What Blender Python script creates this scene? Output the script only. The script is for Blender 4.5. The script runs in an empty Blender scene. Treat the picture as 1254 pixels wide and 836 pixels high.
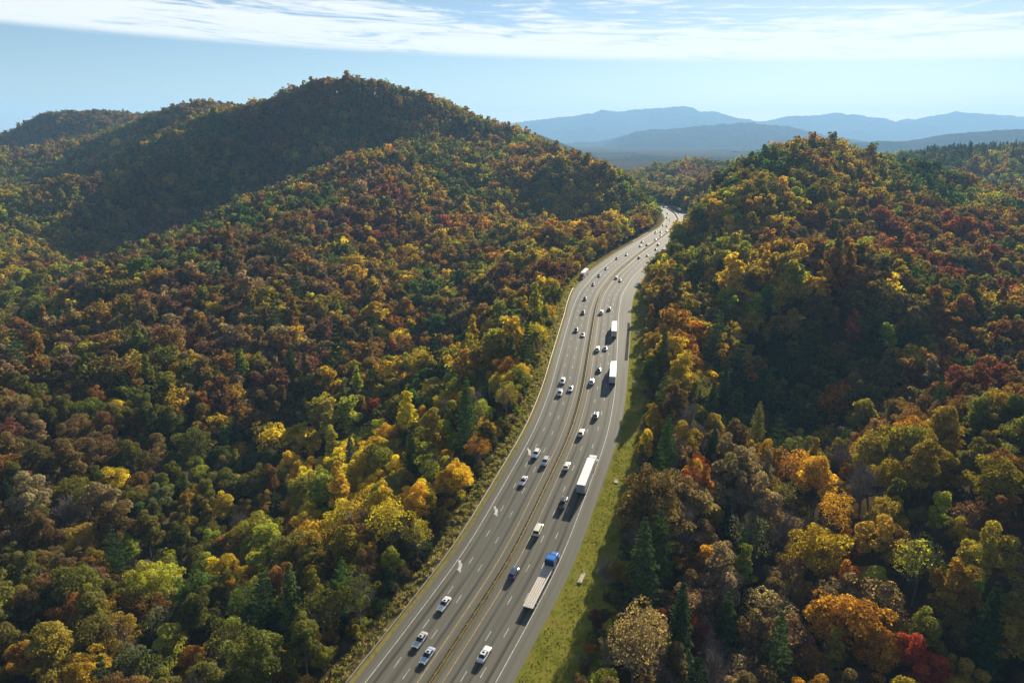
import bpy, bmesh, math, random
import numpy as np
from mathutils import Vector, Matrix

random.seed(7)
rng = np.random.default_rng(7)
scene = bpy.context.scene
COL = scene.collection

# ------------------------------------------------------------------ camera model
F, HOR, CAM_H = 836.0, 165.0, 112.0          # focal length and horizon in photo pixels, camera height in metres
PITCH = math.atan((418 - HOR) / F)
SP, CP = math.sin(PITCH), math.cos(PITCH)

def pix_dir(px, py):
    u = (px - 627) / F; v = (py - 418) / F
    return np.array([u, CP - v * SP, -(SP + v * CP)])

def at_depth(px, py, Y):
    d = pix_dir(px, py); t = Y / d[1]
    return np.array([d[0] * t, Y, CAM_H + d[2] * t])

def to_pix(X, Y, Z):
    dz = Z - CAM_H
    zc = Y * CP - dz * SP
    v = (-dz * CP - Y * SP) / zc
    return 627 + F * X / zc, 418 + F * v, zc

# ------------------------------------------------------------------ object helpers
def link(o, parent=None):
    COL.objects.link(o)
    if parent is not None: o.parent = parent
    return o

def tag(o, label=None, cat=None, group=None, kind=None):
    if label: o['label'] = label
    if cat: o['category'] = cat
    if group: o['group'] = group
    if kind: o['kind'] = kind
    return o

def mesh_np(name, verts, faces, mats=(), uv=None, smooth=False, mat_idx=None, face_attr=None):
    me = bpy.data.meshes.new(name)
    verts = np.asarray(verts, dtype=np.float32); faces = np.asarray(faces, dtype=np.int32)
    n, k = faces.shape
    me.vertices.add(len(verts)); me.vertices.foreach_set('co', verts.ravel())
    me.loops.add(n * k); me.loops.foreach_set('vertex_index', faces.ravel())
    me.polygons.add(n); me.polygons.foreach_set('loop_start', np.arange(0, n * k, k, dtype=np.int32))
    try: me.polygons.foreach_set('loop_total', np.full(n, k, dtype=np.int32))
    except Exception: pass
    if mat_idx is not None: me.polygons.foreach_set('material_index', np.asarray(mat_idx, dtype=np.int32))
    me.polygons.foreach_set('use_smooth', np.full(n, smooth, dtype=bool))
    if uv is not None:
        l = me.uv_layers.new(name='UVMap'); l.data.foreach_set('uv', np.asarray(uv, dtype=np.float32)[faces.ravel()].ravel())
    if face_attr is not None:
        for an, av in face_attr.items():
            a = me.attributes.new(an, 'FLOAT', 'FACE'); a.data.foreach_set('value', np.asarray(av, dtype=np.float32))
    me.update(calc_edges=True); me.validate()
    for m in mats: me.materials.append(m)
    return me

def empty(name, loc, rz=0):
    o = bpy.data.objects.new(name, None); o.location = loc; o.rotation_euler = (0, 0, rz); o.empty_display_size = .3
    return link(o)

class MB:
    """collects boxes, tubes and polygons into one mesh"""
    def __init__(s): s.v = []; s.f = []; s.m = []
    def add(s, verts, faces, mi=0):
        b = len(s.v); s.v += [tuple(v) for v in verts]
        for f in faces: s.f.append(tuple(b + i for i in f)); s.m.append(mi)
        return s
    def box(s, c, d, mi=0, taper=(1, 1), M=None):
        x, y, z = d[0] / 2, d[1] / 2, d[2] / 2; tx, ty = taper
        vs = [Vector((sx * x * (tx if sz > 0 else 1), sy * y * (ty if sz > 0 else 1), sz * z)) for sz in (-1, 1) for sy in (-1, 1) for sx in (-1, 1)]
        if M is not None: vs = [M @ v for v in vs]
        vs = [v + Vector(c) for v in vs]
        return s.add(vs, [(0, 2, 3, 1), (4, 5, 7, 6), (0, 1, 5, 4), (2, 6, 7, 3), (0, 4, 6, 2), (1, 3, 7, 5)], mi)
    def cyl(s, a, b, r, n=12, mi=0, r2=None):
        a = Vector(a); b = Vector(b); d = (b - a).normalized(); r2 = r if r2 is None else r2
        t = d.orthogonal().normalized(); q = d.cross(t)
        vs = []
        for k in range(n):
            an = 2 * math.pi * k / n; o = t * math.cos(an) + q * math.sin(an)
            vs += [a + o * r, b + o * r2]
        fs = [(2 * k, 2 * ((k + 1) % n), 2 * ((k + 1) % n) + 1, 2 * k + 1) for k in range(n)]
        fs += [tuple(2 * k for k in range(n))[::-1], tuple(2 * k + 1 for k in range(n))]
        return s.add(vs, fs, mi)
    def quad(s, a, b, c, d, mi=0): return s.add([a, b, c, d], [(0, 1, 2, 3)], mi)
    def mesh(s, name, mats, bevel=0, smooth=False):
        me = bpy.data.meshes.new(name); me.from_pydata(s.v, [], s.f); me.update()
        for i, p in enumerate(me.polygons): p.material_index = s.m[i]; p.use_smooth = smooth
        for m in mats: me.materials.append(m)
        bm = bmesh.new(); bm.from_mesh(me)
        bmesh.ops.recalc_face_normals(bm, faces=bm.faces)
        if bevel:
            es = [e for e in bm.edges if len(e.link_faces) == 2 and e.calc_face_angle(0) > .5]
            bmesh.ops.bevel(bm, geom=es, offset=bevel, segments=2, affect='EDGES', profile=.6)
        bm.to_mesh(me); bm.free()
        return me
    def build(s, name, mats, parent=None, bevel=0, smooth=False):
        if not isinstance(mats, (list, tuple)): mats = [mats]
        return link(bpy.data.objects.new(name, s.mesh(name, mats, bevel, smooth)), parent)

# ------------------------------------------------------------------ materials
def new_mat(name):
    m = bpy.data.materials.new(name); m.use_nodes = True
    nt = m.node_tree; nt.nodes.clear()
    out = nt.nodes.new('ShaderNodeOutputMaterial')
    return m, nt, out

def N(nt, typ, **kw):
    n = nt.nodes.new(typ)
    for k, v in kw.items():
        if k in n.inputs.keys() if isinstance(k, str) else False: n.inputs[k].default_value = v
        else: setattr(n, k, v)
    return n

def simple(name, col, rough=.6, metal=0, var=.15, scale=3.0, coat=0, objcol=False, spec=.5):
    m, nt, out = new_mat(name)
    b = nt.nodes.new('ShaderNodeBsdfPrincipled')
    tc = nt.nodes.new('ShaderNodeTexCoord')
    nz = nt.nodes.new('ShaderNodeTexNoise'); nz.inputs['Scale'].default_value = scale; nz.inputs['Detail'].default_value = 5
    nt.links.new(tc.outputs['Object'], nz.inputs['Vector'])
    mr = nt.nodes.new('ShaderNodeMapRange'); mr.inputs['To Min'].default_value = 1 - var; mr.inputs['To Max'].default_value = 1 + var
    mr.inputs['From Min'].default_value = .3; mr.inputs['From Max'].default_value = .7
    nt.links.new(nz.outputs['Fac'], mr.inputs['Value'])
    mx = nt.nodes.new('ShaderNodeVectorMath'); mx.operation = 'SCALE'
    if objcol:
        oi = nt.nodes.new('ShaderNodeObjectInfo'); nt.links.new(oi.outputs['Color'], mx.inputs[0])
    else:
        mx.inputs[0].default_value = col[:3]
    nt.links.new(mr.outputs[0], mx.inputs['Scale'])
    nt.links.new(mx.outputs[0], b.inputs['Base Color'])
    b.inputs['Roughness'].default_value = rough; b.inputs['Metallic'].default_value = metal
    b.inputs['Coat Weight'].default_value = coat; b.inputs['Coat Roughness'].default_value = .08
    b.inputs['Specular IOR Level'].default_value = spec
    nt.links.new(b.outputs[0], out.inputs['Surface'])
    return m

M = {}
M['paint'] = simple('car_paint', (1, 1, 1), .3, 0, .04, 2, .6, True)
M['glass'] = simple('dark_window_glass', (.012, .014, .018), .08, 0, .02, 1)
M['tyre'] = simple('tyre_rubber', (.02, .02, .02), .85)
M['rim'] = simple('wheel_alloy', (.35, .35, .36), .35, .8)
M['lamp'] = simple('headlight_lens', (.75, .77, .8), .15)
M['tail'] = simple('taillight_lens', (.35, .015, .015), .25)
M['plate'] = simple('licence_plate', (.7, .7, .68), .5)
M['black'] = simple('black_plastic', (.02, .02, .022), .5)
M['chrome'] = simple('chrome', (.75, .75, .75), .18, 1)
M['trailer'] = simple('trailer_white', (.78, .77, .74), .45, 0, .05, .7)
M['trailer_side'] = simple('trailer_aluminium', (.5, .51, .52), .35, .5, .08, .8)
M['wood'] = simple('deck_planks', (.55, .5, .42), .65, 0, .2, 2)
M['nailer'] = simple('nailer_strip', (.13, .07, .045), .7)
M['steel'] = simple('galvanised_steel', (.27, .28, .30), .55, .4, .12, 2)
M['weathered'] = simple('weathered_rail', (.27, .22, .10), .65, .1, .2, 1.5)
M['post'] = simple('rail_post', (.16, .14, .11), .8)
M['sign_back'] = simple('sign_back', (.42, .45, .48), .4, .6)
M['white_line'] = simple('white_road_paint', (.44, .44, .41), .7, 0, .35, .9)
M['yellow_line'] = simple('yellow_road_paint', (.42, .27, .06), .7, 0, .35, .9)
M['concrete'] = simple('drain_concrete', (.33, .29, .23), .9, 0, .25, 1.5)
M['bark'] = simple('bark', (.10, .082, .066), .9, 0, .3, 3)
M['twig'] = simple('bare_twigs', (.17, .145, .125), .9, 0, .2, 2)

def mat_asphalt():
    m, nt, out = new_mat('asphalt'); L = nt.links
    b = nt.nodes.new('ShaderNodeBsdfPrincipled')
    uv = nt.nodes.new('ShaderNodeUVMap'); sep = nt.nodes.new('ShaderNodeSeparateXYZ'); L.new(uv.outputs[0], sep.inputs[0])
    # tyre lanes: darker oil track in the middle of each 3.5 m lane, paler wheel paths
    def lane_mask(freq, phase, lo, hi):
        a = N(nt, 'ShaderNodeMath', operation='MULTIPLY_ADD'); L.new(sep.outputs[0], a.inputs[0]); a.inputs[1].default_value = freq; a.inputs[2].default_value = phase
        c = N(nt, 'ShaderNodeMath', operation='COSINE'); L.new(a.outputs[0], c.inputs[0])
        r = N(nt, 'ShaderNodeMapRange'); L.new(c.outputs[0], r.inputs[0]); r.inputs['From Min'].default_value = lo; r.inputs['From Max'].default_value = hi
        return r
    ab = N(nt, 'ShaderNodeMath', operation='ABSOLUTE'); L.new(sep.outputs[0], ab.inputs[0])
    l0 = N(nt, 'ShaderNodeMath', operation='SUBTRACT'); L.new(ab.outputs[0], l0.inputs[0]); l0.inputs[1].default_value = 2.5
    fr = N(nt, 'ShaderNodeMath', operation='MULTIPLY'); L.new(l0.outputs[0], fr.inputs[0]); fr.inputs[1].default_value = 2 * math.pi / 3.47
    co = N(nt, 'ShaderNodeMath', operation='COSINE'); L.new(fr.outputs[0], co.inputs[0])
    oil = N(nt, 'ShaderNodeMapRange'); L.new(co.outputs[0], oil.inputs[0])
    oil.inputs['From Min'].default_value = -.55; oil.inputs['From Max'].default_value = -1; oil.inputs['To Max'].default_value = .62
    seam = N(nt, 'ShaderNodeMapRange'); L.new(co.outputs[0], seam.inputs[0])
    seam.inputs['From Min'].default_value = .985; seam.inputs['From Max'].default_value = 1; seam.inputs['To Max'].default_value = .16
    # only inside the travelled lanes
    ins = N(nt, 'ShaderNodeMath', operation='LESS_THAN'); L.new(ab.outputs[0], ins.inputs[0]); ins.inputs[1].default_value = 13.2
    ins2 = N(nt, 'ShaderNodeMath', operation='GREATER_THAN'); L.new(ab.outputs[0], ins2.inputs[0]); ins2.inputs[1].default_value = 2.2
    ii = N(nt, 'ShaderNodeMath', operation='MULTIPLY'); L.new(ins.outputs[0], ii.inputs[0]); L.new(ins2.outputs[0], ii.inputs[1])
    mp = N(nt, 'ShaderNodeMapping'); L.new(uv.outputs[0], mp.inputs[0]); mp.inputs['Scale'].default_value = (.9, .012, 1)
    nz = N(nt, 'ShaderNodeTexNoise'); L.new(mp.outputs[0], nz.inputs['Vector']); nz.inputs['Scale'].default_value = 1.2; nz.inputs['Detail'].default_value = 4
    mp2 = N(nt, 'ShaderNodeMapping'); L.new(uv.outputs[0], mp2.inputs[0]); mp2.inputs['Scale'].default_value = (.12, .03, 1)
    nz2 = N(nt, 'ShaderNodeTexNoise'); L.new(mp2.outputs[0], nz2.inputs['Vector']); nz2.inputs['Scale'].default_value = 1; nz2.inputs['Detail'].default_value = 6
    nz3 = N(nt, 'ShaderNodeTexNoise'); L.new(uv.outputs[0], nz3.inputs['Vector']); nz3.inputs['Scale'].default_value = 2.5; nz3.inputs['Detail'].default_value = 4
    oi = N(nt, 'ShaderNodeMath', operation='MULTIPLY'); L.new(oil.outputs[0], oi.inputs[0])
    nzs = N(nt, 'ShaderNodeMath', operation='MULTIPLY_ADD'); L.new(nz2.outputs['Fac'], nzs.inputs[0]); nzs.inputs[1].default_value = 2.0; nzs.inputs[2].default_value = -.2
    L.new(nzs.outputs[0], oi.inputs[1])
    su = N(nt, 'ShaderNodeMath', operation='ADD'); L.new(oi.outputs[0], su.inputs[0]); L.new(seam.outputs[0], su.inputs[1])
    dk = N(nt, 'ShaderNodeMath', operation='MULTIPLY'); L.new(su.outputs[0], dk.inputs[0]); L.new(ii.outputs[0], dk.inputs[1])
    # brightness = 1 - dark + streaks
    k1 = N(nt, 'ShaderNodeMath', operation='MULTIPLY_ADD'); L.new(nz.outputs['Fac'], k1.inputs[0]); k1.inputs[1].default_value = 1.1; k1.inputs[2].default_value = .30
    k2 = N(nt, 'ShaderNodeMath', operation='MULTIPLY_ADD'); L.new(nz3.outputs['Fac'], k2.inputs[0]); k2.inputs[1].default_value = .22; L.new(k1.outputs[0], k2.inputs[2])
    k3 = N(nt, 'ShaderNodeMath', operation='SUBTRACT'); L.new(k2.outputs[0], k3.inputs[0]); L.new(dk.outputs[0], k3.inputs[1])
    # pale worn shoulder on the right
    shd = N(nt, 'ShaderNodeMath', operation='GREATER_THAN'); L.new(sep.outputs[0], shd.inputs[0]); shd.inputs[1].default_value = 13.35
    k4 = N(nt, 'ShaderNodeMath', operation='MULTIPLY_ADD'); L.new(shd.outputs[0], k4.inputs[0]); k4.inputs[1].default_value = .14; L.new(k3.outputs[0], k4.inputs[2])
    sc = N(nt, 'ShaderNodeVectorMath', operation='SCALE'); sc.inputs[0].default_value = (.115, .111, .086); L.new(k4.outputs[0], sc.inputs['Scale'])
    L.new(sc.outputs[0], b.inputs['Base Color'])
    b.inputs['Roughness'].default_value = .85; b.inputs['Specular IOR Level'].default_value = .22
    L.new(b.outputs[0], out.inputs['Surface'])
    return m
M['asphalt'] = mat_asphalt()

def ramp_noise(name, stops, scale, detail=6, rough=.95, coord='Object', bump=0, stretch=None):
    m, nt, out = new_mat(name); L = nt.links
    b = nt.nodes.new('ShaderNodeBsdfPrincipled'); b.inputs['Roughness'].default_value = rough; b.inputs['Specular IOR Level'].default_value = 0
    tc = nt.nodes.new('ShaderNodeTexCoord'); src = tc.outputs[coord]
    if stretch:
        mp = nt.nodes.new('ShaderNodeMapping'); mp.inputs['Scale'].default_value = stretch; L.new(src, mp.inputs[0]); src = mp.outputs[0]
    nz = nt.nodes.new('ShaderNodeTexNoise'); nz.inputs['Scale'].default_value = scale; nz.inputs['Detail'].default_value = detail; nz.inputs['Roughness'].default_value = .65
    L.new(src, nz.inputs['Vector'])
    cr = nt.nodes.new('ShaderNodeValToRGB'); e = cr.color_ramp.elements
    e[0].position = stops[0][0]; e[0].color = (*stops[0][1], 1); e[1].position = stops[-1][0]; e[1].color = (*stops[-1][1], 1)
    for p, c in stops[1:-1]:
        x = e.new(p); x.color = (*c, 1)
    L.new(nz.outputs['Fac'], cr.inputs[0]); L.new(cr.outputs[0], b.inputs['Base Color'])
    if bump:
        bp = nt.nodes.new('ShaderNodeBump'); bp.inputs['Strength'].default_value = 1; bp.inputs['Distance'].default_value = bump
        L.new(nz.outputs['Fac'], bp.inputs['Height']); L.new(bp.outputs[0], b.inputs['Normal'])
    L.new(b.outputs[0], out.inputs['Surface'])
    return m
M['floor'] = ramp_noise('forest_floor', [(.3, (.03, .032, .014)), (.5, (.055, .042, .02)), (.7, (.085, .06, .03))], .15, 8)
M['grass'] = ramp_noise('verge_grass', [(.28, (.07, .08, .014)), (.42, (.135, .138, .02)), (.56, (.19, .18, .028)), (.72, (.18, .125, .04))], .28, 10)
M['drygrass'] = ramp_noise('dry_grass', [(.3, (.12, .10, .03)), (.55, (.22, .19, .055)), (.75, (.15, .115, .045))], .8, 6)
M['bank'] = ramp_noise('brushy_bank', [(.3, (.06, .05, .022)), (.5, (.13, .10, .045)), (.7, (.19, .15, .07))], .5, 8)
M['silt'] = ramp_noise('median_silt', [(.3, (.09, .07, .035)), (.55, (.19, .15, .065)), (.75, (.10, .08, .05))], .6, 6)
M['rumble'] = ramp_noise('rumble_patch', [(.3, (.045, .043, .036)), (.7, (.085, .08, .066))], .5, 5)
M['mountain'] = ramp_noise('mountain_forest', [(.3, (.012, .018, .010)), (.5, (.026, .03, .016)), (.7, (.05, .042, .024))], .012, 10, bump=30)

def mat_leaf(name, trans=.45, backmul=(1.85, 1.9, .8), rough_spec=.05):
    m, nt, out = new_mat(name); L = nt.links
    at = nt.nodes.new('ShaderNodeAttribute'); at.attribute_type = 'INSTANCER'; at.attribute_name = 'leaf_tint'
    va = nt.nodes.new('ShaderNodeAttribute'); va.attribute_type = 'GEOMETRY'; va.attribute_name = 'leaf_var'
    # leaf to leaf variation in brightness and a little in hue
    br = N(nt, 'ShaderNodeMapRange'); L.new(va.outputs['Fac'], br.inputs[0]); br.inputs['To Min'].default_value = .4; br.inputs['To Max'].default_value = 1.7
    sc = N(nt, 'ShaderNodeVectorMath', operation='SCALE'); L.new(at.outputs['Color'], sc.inputs[0]); L.new(br.outputs[0], sc.inputs['Scale'])
    hs = nt.nodes.new('ShaderNodeHueSaturation'); L.new(sc.outputs[0], hs.inputs['Color'])
    hv = N(nt, 'ShaderNodeMapRange'); L.new(va.outputs['Fac'], hv.inputs[0]); hv.inputs['To Min'].default_value = .485; hv.inputs['To Max'].default_value = .515
    L.new(hv.outputs[0], hs.inputs['Hue'])
    d = nt.nodes.new('ShaderNodeBsdfDiffuse'); L.new(hs.outputs[0], d.inputs['Color'])
    t = nt.nodes.new('ShaderNodeBsdfTranslucent')
    tm = N(nt, 'ShaderNodeVectorMath', operation='MULTIPLY'); L.new(hs.outputs[0], tm.inputs[0]); tm.inputs[1].default_value = backmul
    L.new(tm.outputs[0], t.inputs['Color'])
    mx = nt.nodes.new('ShaderNodeMixShader'); mx.inputs[0].default_value = trans
    L.new(d.outputs[0], mx.inputs[1]); L.new(t.outputs[0], mx.inputs[2])
    L.new(mx.outputs[0], out.inputs['Surface'])
    return m
M['leaf'] = mat_leaf('autumn_leaves')
M['needle'] = mat_leaf('conifer_needles', .2, (1.2, 1.2, .8))

# ------------------------------------------------------------------ road alignment
ZY = [-400, 100, 118, 160, 220, 280, 400, 500, 3000]; ZZ = [-12, -.8, 0, 4, 10.5, 15, 19, 20, 20]
def smooth_arr(a, k):
    w = np.hanning(2 * k + 1); w /= w.sum()
    p = np.concatenate([a[0] + (np.arange(-k, 0))[:, None] * (a[1] - a[0]), a, a[-1] + np.arange(1, k + 1)[:, None] * (a[-1] - a[-2])])
    return np.stack([np.convolve(p[:, i], w, 'valid') for i in range(a.shape[1])], 1)
BAR = np.array([(-58, 25), (-37.5, 72), (-17.5, 118.5), (-2.3, 153), (0.1, 158.8), (19.3, 217.5), (22.2, 228.7), (28.8, 259.6), (41.9, 341.6),
                (46.5, 370.5), (54.3, 409.6), (71, 465.7), (102, 548), (123.5, 600), (150, 666), (168, 709), (188, 778), (198, 838), (202, 900),
                (199, 945), (186, 985), (160, 1012), (122, 1030)], float)
def resample(P, step):
    seg = np.hypot(*np.diff(P, axis=0).T); s = np.concatenate([[0], np.cumsum(seg)])
    t = np.arange(0, s[-1], step)
    return np.stack([np.interp(t, s, P[:, i]) for i in range(P.shape[1])], 1)
CL = smooth_arr(resample(BAR, 2.0), 14)
CL = resample(CL, 2.0)
T = np.gradient(CL, axis=0); T /= np.linalg.norm(T, axis=1)[:, None]
NR = np.stack([T[:, 1], -T[:, 0]], 1)              # to the right of travel
S = np.arange(len(CL)) * 2.0
_z = np.interp(CL[:, 1], ZY, ZZ)
ZC = smooth_arr(_z[:, None], 12)[:, 0]
s0 = S[np.argmin(np.hypot(CL[:, 0] + 17.5, CL[:, 1] - 118.5))]
# offsets of the outer lines from the barrier, along the road (metres past the frame's lower edge)
OFF_GUARD = np.interp(S - s0, [-100, 0, 250, 310, 370, 450, 520, 620, 760, 2000], [-16.5, -16.4, -16.4, -18.6, -20.2, -19.5, -18, -16.5, -15.5, -15.5])
OFF_ER = np.interp(S - s0, [-100, 0, 100, 160, 230, 320, 350, 440, 520, 2000], [16.5, 16.6, 17.0, 17.8, 19.6, 20.2, 20.6, 22.0, 15.5, 14.8])
VERGE_W = np.interp(CL[:, 1], [125, 155, 180, 230, 320, 380, 450], [12.5, 11, 10, 7.2, 7.5, 8, 2.6])
OFF_WR = np.interp(S - s0, [-100, 300, 360, 440, 520, 2000], [13.0, 13.1, 13.3, 16.0, 13.1, 13.0])
NS = len(CL)

def road_pt(i, off, dz=0.0):
    """point at a float index along the centre line and an offset to the right"""
    i = np.clip(i, 0, NS - 1.001); a = int(i); f = i - a
    c = CL[a] * (1 - f) + CL[a + 1] * f; n = NR[a] * (1 - f) + NR[a + 1] * f
    return Vector((c[0] + n[0] * off, c[1] + n[1] * off, ZC[a] * (1 - f) + ZC[a + 1] * f + dz))

def strip(name, offs, dzs, mat, i0=0, i1=None, kind='structure', smooth=True):
    """sheet along the road: offs is a list of arrays or numbers, dzs heights above the road"""
    i1 = NS if i1 is None else i1; k = len(offs); n = i1 - i0
    V = np.zeros((n, k, 3)); U = np.zeros((n, k, 2))
    for j, (o, dz) in enumerate(zip(offs, dzs)):
        oo = np.broadcast_to(np.asarray(o, float), (NS,))[i0:i1]; dd = np.broadcast_to(np.asarray(dz, float), (NS,))[i0:i1]
        V[:, j, 0] = CL[i0:i1, 0] + NR[i0:i1, 0] * oo; V[:, j, 1] = CL[i0:i1, 1] + NR[i0:i1, 1] * oo; V[:, j, 2] = ZC[i0:i1] + dd
        U[:, j, 0] = oo; U[:, j, 1] = S[i0:i1]
    idx = np.arange(n * k).reshape(n, k)
    Fq = np.stack([idx[:-1, :-1], idx[:-1, 1:], idx[1:, 1:], idx[1:, :-1]], -1).reshape(-1, 4)
    o = link(bpy.data.objects.new(name, mesh_np(name, V.reshape(-1, 3), Fq, [mat], uv=U.reshape(-1, 2), smooth=smooth)))
    if kind: o['kind'] = kind
    return o

strip('road', [OFF_GUARD + 1.0, -8, 0, 8, OFF_ER], [0, 0, 0, 0, 0], M['asphalt'])
strip('edge_line', [-12.98, -12.80], [.02, .02], M['white_line'])
strip('edge_line', [OFF_WR - .09, OFF_WR + .09], [.02, .02], M['white_line'])
strip('yellow_line', [-2.58, -2.42], [.02, .02], M['yellow_line'])
strip('yellow_line', [2.42, 2.58], [.02, .02], M['yellow_line'])
strip('median_silt', [-.72, -.4, .4, .75], [.01, .05, .05, .01], M['silt'])
strip('dry_grass_strip', [OFF_GUARD - .6, OFF_GUARD - .1, OFF_GUARD + 1.25], [.01, .10, .02], M['drygrass'])
# lane dashes, 3 m long every 12.2 m
dm = MB()
def add_dash(mb, sc, off, ln=3.05, w=.075):
    i0 = (sc - ln / 2) / 2; i1 = (sc + ln / 2) / 2
    p = [road_pt(i0, off - w, .02), road_pt(i0, off + w, .02), road_pt(i1, off + w, .02), road_pt(i1, off - w, .02)]
    mb.quad(*p)
ph = {-9.4: 38.5, -5.95: 36.5, 5.95: 4.0, 9.4: 6.5}
for off, p0 in ph.items():
    s = s0 + p0 - 12.2 * 12
    while s < S[-1] - 10:
        if s > 4: add_dash(dm, s, off)
        s += 12.2
o = dm.build('lane_dashes', M['white_line']); o['kind'] = 'structure'

# ------------------------------------------------------------------ terrain
def can(Y): return float(np.interp(Y, [250, 420, 640, 980], [15, 16.5, 19, 20.5]))   # canopy height: the far trees are taller stands
PX = [ # photo pixel of the canopy surface, distance
 # main left ridge
 (790,238,820),(760,213,890),(720,199,970),(680,180,1060),(640,163,1130),(600,148,1190),(560,132,1200),(540,122,1180),(515,113,1150),(490,107,1120),(460,103,1090),(430,100,1070),(400,102,1060),(370,108,1060),(330,123,1060),(300,134,1060),(430,109,1115),(400,108,1110),(460,109,1135),(370,114,1110),(340,125,1105),
 # second and third hill
 (250,126,1290),(232,128,1280),(215,135,1265),(185,153,1230),(275,130,1290),(105,137,1650),(60,144,1620),(140,146,1650),(20,161,1620),(-10,172,1620),(172,153,1600),(-90,185,1620),(30,225,1040),(100,200,1120),(150,176,1180),(50,175,1530),(100,165,1560),
 # spur behind, its crest and its dark flank
 (245,168,1000),(175,201,920),(90,229,840),(55,241,800),(0,266,740),(-100,300,680),(20,300,620),(10,340,530),(-40,380,480),
 (250,195,965),(255,225,930),(250,250,905),(165,235,880),(155,265,830),(150,295,780),(95,260,790),(90,290,730),(210,220,900),(200,255,860),(200,280,820),(100,330,640),
 # near spur
 (540,136,1120),(510,155,1060),(480,178,980),(440,190,900),(400,205,820),(370,222,760),(340,240,695),(310,258,640),(280,275,585),(230,302,510),(185,322,470),(140,342,440),(90,386,390),(40,422,350),(-40,452,330),
 # far flank of the hollow, in shade
 (300,160,1035),(300,190,1005),(310,215,980),(400,130,1030),(380,165,1000),(390,190,975),(450,140,1060),(440,170,1025),(500,130,1110),(340,230,960),
 # lit face down to the road
 (500,250,700),(600,200,900),(700,240,800),(650,280,660),(600,300,585),(550,350,480),(400,350,450),(450,290,585),(300,400,360),(450,450,330),(560,420,370),(200,480,270),(400,540,262),(300,570,250),(250,690,185),
 (100,600,200),(300,700,165),(50,780,135),(200,830,125),(640,230,820),(740,280,730),(560,170,1090),(660,200,970),(550,210,850),
 # right hill
 (1000,169,780),(960,176,760),(925,191,720),(905,198,680),(880,218,630),(860,243,580),(845,260,550),(832,274,530),(1050,178,800),(1100,200,790),(1150,211,770),(1200,238,710),(1254,254,680),(1000,230,600),(1000,192,690),(1000,209,640),(945,200,665),(1050,203,690),(1050,192,740),(970,170,780),(1030,171,790),(1000,180,830),(950,190,800),(920,260,530),(1150,300,470),(1100,225,660),(940,218,620),
 (1000,300,455),(1100,255,570),(1100,380,330),(900,400,320),(1200,500,215),(950,600,195),(880,300,445),(850,350,400),(1254,350,390),(1254,600,165),(1100,600,180),(1000,700,160),(1200,780,130),(1254,836,125),
 (900,780,138),(820,700,155),(800,500,245),(940,500,285),(920,440,328),(970,340,352),(900,540,235),(840,420,310),
 # hills behind
 (1110,204,1230),(1140,197,1250),(1180,189,1280),(1254,184,1300),(1350,180,1320),(1230,228,1020),(765,215,1450),(800,205,1480),(840,198,1500),(870,198,1500),(900,203,1500),(820,214,1380),(790,226,1300),(700,220,1600),(950,205,1550),(800,230,1180),(840,240,1020),
]
PT = [(-250,1230,110),(-150,1330,90),(-50,1360,70),(-350,1200,105),(60,1330,35),(230,930,40),(330,960,40),(420,930,40),(150,830,30),(480,900,20),(620,830,15),(-350,150,4),(-450,300,20),(-300,40,-8),(-120,30,-18),(0,2300,-5),(-800,2200,30),(800,2200,0),(330,1760,-10),(520,1780,-5),(-1500,1500,60),(1500,1500,50),
      (1000,900,40),(800,560,62),(560,200,25),(560,60,15),(-800,700,60),(-700,400,35),(-560,940,22),(-480,880,30),(390,1120,25),(-190,1040,70),(-235,950,45),(-285,820,28),(-310,730,12),(-325,650,0),(-330,580,-6),(-600,2000,60),(600,1900,10),(300,1050,30),(-1000,1100,70),(240,40,-16),(120,20,-20),(-1500,300,40),(1500,300,40),(0,3000,-20)]
ctrl = [at_depth(*q) - np.array([0, 0, can(q[2])]) for q in PX] + [np.array(q, float) for q in PT]
def nearer(p):
    # hills stand a little closer than first guessed; slide each control along its own line of sight
    if p[1] <= 560: return p
    k = (560 + (p[1] - 560) * 1.0) / p[1]; return np.array([p[0] * k, p[1] * k, CAM_H - (CAM_H - p[2]) * k])
ctrl = [nearer(p) for p in ctrl]
# a row of controls on either side of the road keeps it on its bench
for i in range(20, NS, 22):
    for off, dz in ((OFF_GUARD[i] - 16, -7.0), (OFF_ER[i] + 16, -2.5)):
        p = road_pt(i, off); ctrl.append(np.array([p.x, p.y, p.z + dz]))
ctrl = np.array(ctrl)
XY = ctrl[:, :2] / 500.0
def tps(r2): return np.where(r2 > 1e-12, .5 * r2 * np.log(np.maximum(r2, 1e-12)), 0)
n = len(ctrl)
K = tps(((XY[:, None] - XY[None]) ** 2).sum(-1)) + np.eye(n) * 4e-5
P1 = np.concatenate([np.ones((n, 1)), XY], 1)
A = np.block([[K, P1], [P1.T, np.zeros((3, 3))]])
W = np.linalg.solve(A, np.concatenate([ctrl[:, 2], np.zeros(3)]))
def tps_eval(x, y):
    q = np.stack([x, y], -1).reshape(-1, 2) / 500.0; out = np.empty(len(q))
    for a in range(0, len(q), 20000):
        b = q[a:a + 20000]
        out[a:a + 20000] = tps(((b[:, None] - XY[None]) ** 2).sum(-1)) @ W[:n] + W[n] + b @ W[n + 1:]
    return out.reshape(np.shape(x))
_VN = {}
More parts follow.
